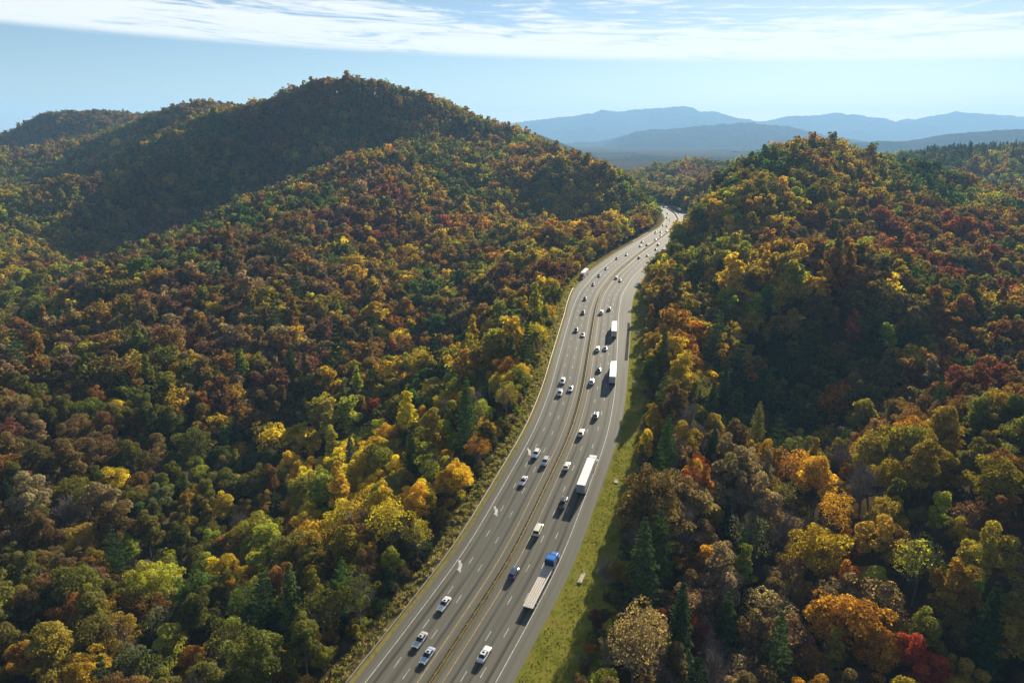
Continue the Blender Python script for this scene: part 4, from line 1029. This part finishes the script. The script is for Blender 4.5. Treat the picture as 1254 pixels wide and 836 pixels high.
def semi_parts(kind):
    out = []; Lt = 15.6
    y_r = 3.9                                     # drive axles of the tractor; trailer from yb to yf
    yf = y_r + 1.35; yb = yf - Lt
    tractor_parts(out, y_r, True, kind != 'flatbed')
    yc = (yf + yb) / 2
    if kind == 'flatbed':
        g = MB(); g.box((0, yc, 1.36), (2.58, Lt, .2)); out.append(('deck_frame', None, g, M['trailer_side'], .02))
        g = MB()
        xs = np.linspace(-1.24, 1.24, 13)
        for a in range(12): g.box(((xs[a] + xs[a + 1]) / 2, yc, 1.49), (.185, Lt - .1, .05))
        i = len(out); out.append(('deck', None, g, M['wood'], 0))
        for x in (-.8, -.27, .27, .8): 
            g = MB(); g.box((x, yc, 1.525), (.085, Lt - .2, .012)); out.append(('nailer_strip', i, g, M['nailer'], 0))
        g = MB(); g.box((0, yf + .02, 2.1), (2.5, .1, 1.35)); 
        for x in (-1.1, -.4, .4, 1.1): g.box((x, yf + .1, 2.1), (.1, .08, 1.35))
        out.append(('headboard', None, g, M['black'], 0))
        for sx in (-1, 1):
            g = MB(); g.box((sx * 1.3, yc, 1.34), (.05, Lt, .14)); out.append(('side_rail', None, g, M['chrome'], 0))
    else:
        g = MB(); g.box((0, yc, 2.62), (2.58, Lt, 2.86)); out.append(('trailer_box', None, g, M['trailer_side'], .03)); i = len(out) - 1
        g = MB(); g.box((0, yc, 4.063), (2.56, Lt - .04, .026)); out.append(('roof_sheet', i, g, M['trailer'], 0))
        for sx in (-1, 1):
            g = MB(); g.box((sx * .63, yb - .02, 2.62), (1.2, .04, 2.7)); d = len(out); out.append(('rear_door', i, g, M['trailer_side'], .01))
            g = MB(); g.cyl((sx * .25, yb - .06, 1.35), (sx * .25, yb - .06, 3.95), .025, 6); out.append(('lock_rod', i, g, M['chrome'], 0))
            g = MB(); g.box((sx * 1.24, yc + 1.0, .85), (.04, 6.2, .7)); out.append(('side_skirt', i, g, M['trailer_side'], 0))
            g = MB(); g.box((sx * 1.0, yb - .04, 1.12), (.4, .06, .12)); out.append(('taillight', i, g, M['tail'], 0))
        g = MB(); g.box((0, yb + .05, .62), (2.3, .1, .12)); 
        for sx in (-1, 1): g.box((sx * .5, yb + .05, .9), (.08, .08, .56))
        out.append(('underride_guard', None, g, M['black'], 0))
    g = MB(); g.box((0, yb + 2.2, .95), (1.1, 3.2, .3)); out.append(('bogie', None, g, M['black'], 0))
    wheelset(out, [yb + 1.5, yb + 2.8], 1.26, .5, True)
    for sx in (-1, 1):
        g = MB(); g.box((sx * .62, yf - 2.8, .72), (.12, .14, 1.0)); g.box((sx * .62, yf - 2.8, .24), (.3, .3, .05)); out.append(('landing_leg', None, g, M['black'], 0))
        g = MB(); g.box((sx * .98, yb + .62, .55), (.6, .02, .75)); out.append(('mud_flap', None, g, M['black'], 0))
    return out
CACHE = {}
def parts_of(kind):
    if kind not in CACHE:
        raw = semi_parts(kind) if kind in ('box_semi', 'flatbed') else car_parts(kind)
        CACHE[kind] = [(n_, p_, mb.mesh(n_, [mt], bv)) for n_, p_, mb, mt, bv in raw]
    return CACHE[kind]
def joined(kind):
    kk_ = kind + '|joined'
    if kk_ not in CACHE:
        bm = bmesh.new(); mats = []
        for n_, p_, m_ in parts_of(kind):
            mt = m_.materials[0]
            if mt not in mats: mats.append(mt)
            a0 = len(bm.faces); bm.from_mesh(m_); bm.faces.ensure_lookup_table()
            for f_ in bm.faces[a0:]: f_.material_index = mats.index(mt)
        me = bpy.data.meshes.new(kind); bm.to_mesh(me); bm.free()
        for mt in mats: me.materials.append(mt)
        CACHE[kk_] = me
    return CACHE[kk_]
PAINT = {'white': (.78, .78, .76), 'cream': (.72, .68, .55), 'silver': (.5, .52, .54), 'grey': (.16, .17, .18), 'black': (.012, .012, .014), 'dark': (.03, .032, .036),
         'navy': (.015, .035, .11), 'blue': (.02, .16, .55), 'red': (.4, .025, .03), 'paleblue': (.45, .52, .6)}
def on_road(px, py, dz):
    d = pix_dir(px, py); h = CAM_H
    for _ in range(50):
        t = h / -d[2]; Y = t * d[1]; h = .5 * h + .5 * (CAM_H - np.interp(Y, ZY, ZZ) - dz)
    return d[0] * t, Y
ONAME = {'sedan': 'sedan', 'hatch': 'hatchback', 'suv': 'sport_utility_vehicle', 'van': 'van', 'pickup': 'pickup_truck', 'box_semi': 'semi_truck', 'flatbed': 'flatbed_truck'}
CATV = {'sedan': 'car', 'hatch': 'car', 'suv': 'suv', 'van': 'van', 'pickup': 'pickup truck', 'box_semi': 'semi truck', 'flatbed': 'flatbed truck'}
def vehicle(kind, col, px, py, label, towards, group, far=False, dz=.75, shift=0.0, off_fix=None):
    x, y = on_road(px, py, dz)
    k, o_ = road_coords(np.array([x]), np.array([y])); k = int(k[0]); o_ = float(o_[0])
    al = ((np.array([x, y]) - CL[k]) * T[k]).sum(); idx = k + (al + shift) / 2
    if off_fix is not None: o_ = off_fix
    p = road_pt(idx, o_, .005); k = int(np.clip(idx, 0, NS - 2)); t = T[k]
    rz = math.atan2(-t[0], t[1]) + (math.pi if towards else 0)
    slope = (ZC[k + 1] - ZC[k]) / 2.0 * (-1 if towards else 1)
    if far:
        r = link(bpy.data.objects.new(ONAME[kind], joined(kind))); r.color = (*PAINT[col], 1)
    else:
        r = bpy.data.objects.new(ONAME[kind], None); link(r); obs = []
        for n_, pi_, m_ in parts_of(kind):
            o = link(bpy.data.objects.new(n_, m_)); obs.append(o); o.color = (*PAINT[col], 1)
            # car parts hang from the root; children of the body index 0 stay direct parts of the car
            par = r if (pi_ is None or (pi_ == 0 and n_ != 'rim' and kind not in ('box_semi', 'flatbed'))) else obs[pi_]
            o.parent = par
    r.location = p; r.rotation_euler = (math.atan(slope), 0, rz)
    tag(r, label, CATV[kind], group)
    return r
GT, GA = 'vehicles coming towards the camera on the left carriageway', 'vehicles driving away on the right carriageway'
for a in [
 ('sedan', 'silver', 514.5, 781, 'silver sedan at the bottom of the photo, beside a grey sedan'),
 ('sedan', 'paleblue', 523.4, 801, 'blue-grey sedan with dark sunroof, lowest car on the left carriageway'),
 ('sedan', 'white', 544, 737, 'white sedan alone below the lowest painted arrow'),
 ('sedan', 'white', 641, 587, 'white sedan between the upper and middle painted arrows'),
 ('suv', 'white', 656.8, 554, 'white suv right beside the uppermost painted arrow'),
 ('suv', 'silver', 667.8, 564, 'silver suv close behind the white suv by the upper arrow'),
 ('suv', 'white', 689, 466, 'white suv, farthest of the cluster of three pale cars'),
 ('sedan', 'silver', 698.7, 475, 'silver sedan in the middle lane of the cluster of three pale cars'),
 ('suv', 'silver', 685.6, 480.5, 'pale silver suv, nearest of the cluster of three pale cars'),
 ('suv', 'dark', 705.4, 404, 'dark suv left of the silver sedan near the median rail'),
 ('sedan', 'silver', 713.7, 409.5, 'silver sedan just behind a dark suv, nearest the median rail'),
]: vehicle(a[0], a[1], a[2], a[3], a[4], True, GT)
for a in [
 ('suv', 'dark', 714, 382.5, 'dark suv alone, second above the silver sedan by the median'),
 ('suv', 'dark', 716.4, 365.5, 'dark suv just below the red semi truck on the shoulder'),
 ('sedan', 'dark', 726.4, 348, 'dark sedan level with the front of the red semi truck'),
 ('suv', 'black', 733.7, 337.5, 'large black suv right of the red semi truck'),
 ('sedan', 'dark', 742.3, 328.8, 'dark sedan above the large black suv, beyond the red semi truck'),
 ('suv', 'black', 755.4, 316.4, 'black suv leading the pair near the bend, left carriageway'),
 ('sedan', 'dark', 767, 311.8, 'dark sedan behind the black suv near the bend'),
 ('suv', 'black', 786.3, 296, 'black suv beside the short far guardrail'),
 ('sedan', 'dark', 784, 301.3, 'dark sedan nearest in the trio below the far guardrail'),
 ('suv', 'grey', 792.2, 299.8, 'grey suv nearest the median in the trio below the far guardrail'),
 ('sedan', 'silver', 802.6, 293, 'silver sedan in the inner lane past the far guardrail'),
 ('sedan', 'white', 809, 288, 'white sedan in the inner lane of the far bend'),
 ('suv', 'dark', 802.8, 284.8, 'dark suv in the outer lane just past the far guardrail'),
 ('sedan', 'dark', 809.2, 284, 'dark sedan directly above the white sedan of the far bend'),
 ('sedan', 'grey', 816, 282.5, 'grey sedan hugging the median where the right hill hides the road'),
 ('suv', 'black', 812, 276, 'black suv in the outer lane of the uppermost bend'),
 ('sedan', 'dark', 816.4, 276.8, 'dark sedan in the middle lane of the uppermost bend'),
 ('sedan', 'dark', 820, 269, 'dark sedan close to the median in the uppermost bend'),
 ('suv', 'dark', 816.4, 266.8, 'dark suv in the middle lane near the top of the road'),
 ('sedan', 'dark', 817.4, 261.4, 'dark sedan second from the top of the visible road'),
 ('sedan', 'dark', 811, 257.3, 'dark sedan at the very top of the left carriageway'),
]: vehicle(a[0], a[1], a[2], a[3], a[4], True, GT, True)
for a in [
 ('sedan', 'white', 593.2, 801, 'white sedan lowest on the right carriageway'),
 ('hatch', 'navy', 629, 701, 'dark blue hatchback beside the flatbed truck'),
 ('van', 'cream', 659.2, 648, 'cream van between the flatbed truck and the black pickup'),
 ('pickup', 'dark', 689.4, 616, 'black pickup truck beside the tail of the nearest white semi truck'),
 ('hatch', 'white', 694.2, 570, 'white hatchback left of the nearest white semi truck'),
 ('suv', 'cream', 711.9, 529, 'cream suv by the median, next above the white hatchback'),
 ('suv', 'grey', 729.8, 508, 'dark grey suv alone below the two upper white semi trucks'),
 ('suv', 'white', 724.8, 466.5, 'white suv left of the middle white semi truck'),
 ('sedan', 'dark', 733.4, 452, 'dark sedan between a white suv and the middle semi truck'),
 ('van', 'white', 731.7, 427, 'white van left of the pale sedan below the uppermost white semi truck'),
 ('sedan', 'silver', 741.2, 426, 'pale sedan just behind the uppermost white semi truck'),
]: vehicle(a[0], a[1], a[2], a[3], a[4], False, GA)
for a in [
 ('van', 'white', 736.5, 382, 'white-roofed van next to the median above the uppermost white semi'),
 ('suv', 'grey', 746, 378, 'grey suv right of the white-roofed van'),
 ('suv', 'silver', 754.5, 340, 'silver suv in the inner lane before the bend, right carriageway'),
 ('sedan', 'grey', 759.3, 343.4, 'grey sedan right beside the silver suv before the bend'),
 ('suv', 'dark', 782.7, 315.4, 'dark suv against the median where the emergency crossover is'),
 ('sedan', 'dark', 792.8, 312.8, 'dark sedan right of the dark suv by the crossover'),
 ('sedan', 'dark', 803.2, 305.3, 'dark sedan near the foot of the right hill, below a grey suv'),
 ('suv', 'grey', 806, 299.5, 'grey suv vanishing behind the right hill'),
 ('suv', 'dark', 812.6, 253.7, 'dark suv at the very top of the right carriageway'),
]: vehicle(a[0], a[1], a[2], a[3], a[4], False, GA, True)
def semi(kind, col, tail_px, label, towards, shift=10.4):
    return vehicle(kind, col, tail_px[0], tail_px[1], label, towards, GT if towards else GA, False, 0.0, shift)
semi('box_semi', 'white', (711, 609), 'nearest white box semi truck, ahead of the black pickup', False)
semi('box_semi', 'white', (749.5, 473), 'middle white box semi truck, beside the shadow of roadside trees', False)
semi('box_semi', 'white', (751.5, 415), 'farthest white box semi truck, above the other two', False)
semi('flatbed', 'blue', (645, 752), 'empty flatbed semi truck with a blue cab and pale plank deck', False)
semi('box_semi', 'dark', (831.5, 259.0), 'dark truck at the top of the road beside the right hill', False, 0)
vehicle('box_semi', 'red', 711.8, 342.5, 'red semi truck with white trailer on the left shoulder', True, GT, False, 0.0, 9.0)

# ------------------------------------------------------------------ guardrails, median rail, signs, markings
def wbeam(mb, i0, i1, off, z0, z1, depth=.09, step=1):
    prof = [(0, z0), (depth, z0 + (z1 - z0) * .2), (.02, z0 + (z1 - z0) * .5), (depth, z0 + (z1 - z0) * .8), (0, z1), (-.02, (z0 + z1) / 2)]
    ks = list(range(i0, i1, step)); n_ = len(prof); vs = []
    sg = 1
    for k in ks:
        o_ = off[k] if hasattr(off, '__len__') else off
        for dx, z in prof: p = road_pt(k, o_ + dx * mb.side, z); vs.append(p)
    fs = [(a * n_ + b, a * n_ + (b + 1) % n_, (a + 1) * n_ + (b + 1) % n_, (a + 1) * n_ + b) for a in range(len(ks) - 1) for b in range(n_)]
    fs += [tuple(range(n_)), tuple((len(ks) - 1) * n_ + b for b in range(n_))]
    mb.add(vs, fs)
def idx_at(px, py):
    x, y = on_road(px, py, 0); k, _ = road_coords(np.array([x]), np.array([y])); return int(k[0])
def guardrail(name, label, i0, i1, off, mat, both, spacing, group=None):
    r = empty(name, road_pt(i0, off[i0] if hasattr(off, '__len__') else off)); inv = Matrix.Translation(-r.location)
    for sd in ((-1, 1) if both else (1,)):
        mb = MB(); mb.side = sd; wbeam(mb, i0, i1, (np.asarray(off) + sd * (.28 if both else .1)) * np.ones(NS), .42, .80)
        mb.v = [tuple(inv @ Vector(v)) for v in mb.v]; mb.build('rail', mat, r)
    k = i0 * 2.0; n_ = 0; extra = MB()
    while k < i1 * 2 - 1:
        o_ = off[int(k / 2)] if hasattr(off, '__len__') else off
        p = road_pt(k / 2, o_ - (.06 if not both else 0)); t = T[int(k / 2)]; Mr = Matrix.Rotation(math.atan2(-t[0], t[1]), 3, 'Z')
        mb = MB() if n_ < 100 else extra
        mb.box(tuple(inv @ (p + Vector((0, 0, .34)))), (.14 if not both else .4, .12, .92), M=Mr)
        if n_ < 100: mb.build('post', M['post'], r)
        n_ += 1; k += spacing
    if extra.v: e_ = extra.build('post_row', M['post'], r); e_['kind'] = 'stuff'
    return tag(r, label, 'guardrail', group)
i_end = idx_at(699.5, 352)
guardrail('guardrail', 'long bright steel guardrail along the left shoulder from the bottom edge', 6, i_end, OFF_GUARD, M['steel'], False, 3.81)
guardrail('guardrail', 'short distant grey guardrail on the outside of the far left bend', idx_at(776, 297), idx_at(795, 285), OFF_GUARD, M['steel'], False, 3.81)
guardrail('median_guardrail', 'double-sided weathered guardrail dividing the two carriageways', 6, idx_at(781, 311), 0.0, M['weathered'], True, 3.81)
guardrail('median_guardrail', 'far stretch of median guardrail beyond the crossover gap', idx_at(789, 306), NS - 60, 0.0, M['weathered'], True, 7.62)

def sign(px, py, w, h, ph, label, posts=2, face=True):
    x, y = on_road(px, py, 0.0)
    k, o_ = road_coords(np.array([x]), np.array([y])); k = int(k[0]); o_ = max(float(o_[0]), OFF_ER[k] + 3.0)
    p = road_pt(k, o_, -.6); t = T[k]; r = empty('road_sign', p, math.atan2(-t[0], t[1]))
    g = MB(); g.box((0, 0, ph + h / 2), (w, .04, h)); g.box((0, .035, ph + h * .3), (w * .96, .03, .06)); g.box((0, .035, ph + h * .7), (w * .96, .03, .06))
    g.build('panel', M['sign_back'], r, .008)
    for sx in ((-1, 1) if posts == 2 else (0,)):
        g = MB(); g.box((sx * w * .32, .09, (ph + h) / 2 - .2), (.1, .1, ph + h + .2)); g.build('post', M['steel'], r)
    return tag(r, label, 'road sign')
sign(780.5, 412.5, 2.5, 1.5, 1.4, 'blue-grey back of a two-post road sign right of the uppermost semi truck')
sign(775.5, 475.5, 2.4, 1.0, 1.3, 'blue-grey back of a two-post road sign in the tree shade')
sign(770.5, 499, .75, .75, 1.2, 'small pale roadside sign on one post below the shaded sign', 1)
sign(788.6, 343, 2.6, 1.2, 1.6, 'dark road sign on the edge of the widened shoulder', 2)
for px, py, lb in ((776.6, 382.5, 'small grey marker post on the verge above the big sign'), (773.2, 427.5, 'small grey marker post on the verge below the big sign')):
    sign(px, py, .5, .6, .9, lb, 1)
def slab(px, py, w, l, label):
    x, y = on_road(px, py, -.5); k, o_ = road_coords(np.array([x]), np.array([y])); k = int(k[0]); t = T[k]
    u_ = float(o_[0]) - OFF_ER[k]; p = road_pt(k, float(o_[0]), float(np.interp(u_, [.6, VERGE_W[k] * .38, VERGE_W[k] * .66, VERGE_W[k] * .95], [-.04, -.45, -.62, -.35])) - .02); r = empty('drain_inlet', p, math.atan2(-t[0], t[1]))
    g = MB(); g.box((0, 0, .08), (w, l, .22)); g.build('slab', M['concrete'], r, .03)
    g = MB(); g.box((0, -l / 2 + .45, .2), (w * .5, .55, .03)); g.build('grate', M['black'], r)
    g = MB(); g.box((0, l / 2 + .12, .1), (w * 1.1, .2, .34)); g.build('headwall', M['concrete'], r, .02)
    return tag(r, label, 'drain')
slab(711.8, 711.5, 1.1, 4.6, 'long pale concrete drain slab in the grass verge')
slab(754.3, 592, 1.1, 2.0, 'short concrete drain slab in the grass higher up the verge')

# merge arrows painted on the outer lane, one outline carried along the road
def to_sv(px, py):
    x, y = on_road(px, py, 0); k, o_ = road_coords(np.array([x]), np.array([y])); k = int(k[0]); o_ = float(o_[0])
    al = ((np.array([x, y]) - CL[k]) * T[k]).sum(); return k * 2 + al, o_
outl = [(561.2, 684.2), (563.8, 683.8), (564.4, 688.0), (566.1, 688.0), (565.8, 691.8), (565.0, 693.3), (563.8, 699.6), (559.2, 694.8), (561.3, 693.9), (561.9, 690.0)]
sv = np.array([to_sv(*q) for q in outl]); c0 = np.array(to_sv(562.9, 691.5))
for q in ((562.9, 691.5), (607.0, 624.5), (648.0, 552.0)):
    c1 = np.array(to_sv(*q)); g = MB(); g.add([road_pt((c1[0] + s_ - c0[0]) / 2, c1[1] + o_ - c0[1], .024) for s_, o_ in sv], [tuple(range(len(sv)))])
    tag(g.build('lane_arrow', M['white_line']), kind='structure')
# dark coarse patch on the right shoulder, and the crossover apron
a0, a1 = to_sv(766.0, 441)[0] / 2, to_sv(768.5, 393)[0] / 2
strip('shoulder_patch', [OFF_ER - 1.9, OFF_ER - .5], [.012, .012], M['rumble'], int(a0), int(a1))

# ------------------------------------------------------------------ haze, sky, sun, camera
hz = MB(); hz.box((0, 8700, 335), (48000, 18400, 770))
m, nt, out = new_mat('haze_air')
pv = nt.nodes.new('ShaderNodeVolumePrincipled'); pv.inputs['Color'].default_value = (.35, .64, 1.0, 1); pv.inputs['Density'].default_value = .8e-4; pv.inputs['Anisotropy'].default_value = .08
nt.links.new(pv.outputs[0], out.inputs['Volume'])
h_ = hz.build('haze', m); h_['kind'] = 'stuff'; h_.display_type = 'WIRE'

SUN_EL, SUN_AZ = math.radians(23), math.radians(25)
sd = Vector((math.sin(SUN_AZ) * math.cos(SUN_EL), math.cos(SUN_AZ) * math.cos(SUN_EL), math.sin(SUN_EL)))
sl = bpy.data.lights.new('sun', 'SUN'); sl.energy = 5.0; sl.angle = math.radians(.5); sl.color = (1, .88, .70)
so = link(bpy.data.objects.new('sun', sl)); so.rotation_euler = (-sd).to_track_quat('-Z', 'Y').to_euler(); so.location = (0, 0, 900)

w = bpy.data.worlds.new('World'); scene.world = w; w.use_nodes = True
nt = w.node_tree; nt.nodes.clear(); L = nt.links
wo = nt.nodes.new('ShaderNodeOutputWorld'); bg = nt.nodes.new('ShaderNodeBackground'); L.new(bg.outputs[0], wo.inputs[0])
sky = nt.nodes.new('ShaderNodeTexSky'); sky.sky_type = 'NISHITA'; sky.sun_disc = False
sky.sun_elevation = SUN_EL; sky.sun_rotation = SUN_AZ; sky.air_density = 1.0; sky.dust_density = .2; sky.ozone_density = 1.6; sky.altitude = 600
bg.inputs[1].default_value = .05
# cirrus: streaks in azimuth / elevation of the sky direction
tc = nt.nodes.new('ShaderNodeTexCoord'); sp = nt.nodes.new('ShaderNodeSeparateXYZ'); L.new(tc.outputs['Generated'], sp.inputs[0])
az = N(nt, 'ShaderNodeMath', operation='ARCTAN2'); L.new(sp.outputs[0], az.inputs[0]); L.new(sp.outputs[1], az.inputs[1])
el = N(nt, 'ShaderNodeMath', operation='ARCSINE'); L.new(sp.outputs[2], el.inputs[0])
cb = nt.nodes.new('ShaderNodeCombineXYZ'); L.new(az.outputs[0], cb.inputs[0])
# tilt streaks slightly
tl = N(nt, 'ShaderNodeMath', operation='MULTIPLY_ADD'); L.new(az.outputs[0], tl.inputs[0]); tl.inputs[1].default_value = .03; L.new(el.outputs[0], tl.inputs[2])
L.new(tl.outputs[0], cb.inputs[1])
def cloud_noise(sx, sy, rot, scale, detail, dist, seedz):
    mp = nt.nodes.new('ShaderNodeMapping'); mp.inputs['Scale'].default_value = (sx, sy, 1); mp.inputs['Rotation'].default_value = (0, 0, rot); mp.inputs['Location'].default_value = (seedz, seedz * .7, seedz)
    L.new(cb.outputs[0], mp.inputs[0]); nz = nt.nodes.new('ShaderNodeTexNoise'); nz.inputs['Scale'].default_value = scale; nz.inputs['Detail'].default_value = detail
    nz.inputs['Roughness'].default_value = .62; nz.inputs['Distortion'].default_value = dist; L.new(mp.outputs[0], nz.inputs['Vector']); return nz
n1 = cloud_noise(3.0, 40, .04, 1.0, 8, 1.2, 3.1); n2 = cloud_noise(9, 95, .07, 1.0, 12, 1.8, 7.7); n3 = cloud_noise(1.3, 9, 0, 1.0, 4, .3, 1.7)
def rng_node(src, a, b, c=0, d=1):
    r = nt.nodes.new('ShaderNodeMapRange'); r.interpolation_type = 'SMOOTHSTEP'; L.new(src, r.inputs[0]); r.inputs[1].default_value = a; r.inputs[2].default_value = b; r.inputs[3].default_value = c; r.inputs[4].default_value = d; return r
D = math.radians
s1 = N(nt, 'ShaderNodeMath', operation='MULTIPLY_ADD'); L.new(n2.outputs['Fac'], s1.inputs[0]); s1.inputs[1].default_value = 1.0; L.new(n1.outputs['Fac'], s1.inputs[2])
s2 = N(nt, 'ShaderNodeMath', operation='MULTIPLY_ADD'); L.new(n3.outputs['Fac'], s2.inputs[0]); s2.inputs[1].default_value = .42; L.new(s1.outputs[0], s2.inputs[2])
# band: none below 5.6 deg, thickest around 7 deg, breaking up above
lo = rng_node(tl.outputs[0], D(5.5), D(6.1)); hi = rng_node(tl.outputs[0], D(6.6), D(9.8), 0.0, .30)
th = N(nt, 'ShaderNodeMath', operation='SUBTRACT'); L.new(s2.outputs[0], th.inputs[0]); L.new(hi.outputs[0], th.inputs[1])
cv = rng_node(th.outputs[0], .90, 1.2)
cm_ = N(nt, 'ShaderNodeMath', operation='MULTIPLY'); L.new(cv.outputs[0], cm_.inputs[0]); L.new(lo.outputs[0], cm_.inputs[1])
cm2 = N(nt, 'ShaderNodeMath', operation='MULTIPLY'); L.new(cm_.outputs[0], cm2.inputs[0]); cm2.inputs[1].default_value = .85
mx = nt.nodes.new('ShaderNodeMixRGB'); L.new(cm2.outputs[0], mx.inputs[0]); sm = N(nt, 'ShaderNodeVectorMath', operation='MULTIPLY'); L.new(sky.outputs[0], sm.inputs[0]); sm.inputs[1].default_value = (.71, .745, .79); L.new(sm.outputs[0], mx.inputs[1]); mx.inputs[2].default_value = (9.6, 9.4, 8.9, 1)
L.new(mx.outputs[0], bg.inputs[0])

cam = bpy.data.cameras.new('camera'); co = link(bpy.data.objects.new('camera', cam))
cam.sensor_width = 36; cam.sensor_fit = 'HORIZONTAL'; cam.lens = 36 * F / 1254; cam.clip_start = 1; cam.clip_end = 60000
co.location = (0, 0, CAM_H); co.rotation_euler = (math.pi / 2 - PITCH, 0, 0)
scene.camera = co
scene.render.engine = 'CYCLES'
cy = scene.cycles
cy.max_bounces = 6; cy.diffuse_bounces = 3; cy.glossy_bounces = 2; cy.transmission_bounces = 2; cy.transparent_max_bounces = 4; cy.volume_bounces = 1
cy.use_adaptive_sampling = True; cy.adaptive_threshold = .01; cy.use_denoising = True; cy.sample_clamp_indirect = 6
try: cy.denoising_prefilter = 'ACCURATE'; cy.denoising_input_passes = 'RGB_ALBEDO_NORMAL'
except Exception: pass
scene.view_settings.view_transform = 'Standard'; scene.view_settings.look = 'None'; scene.view_settings.gamma = 1; scene.view_settings.use_curve_mapping = False
scene.view_settings.exposure = 1.3
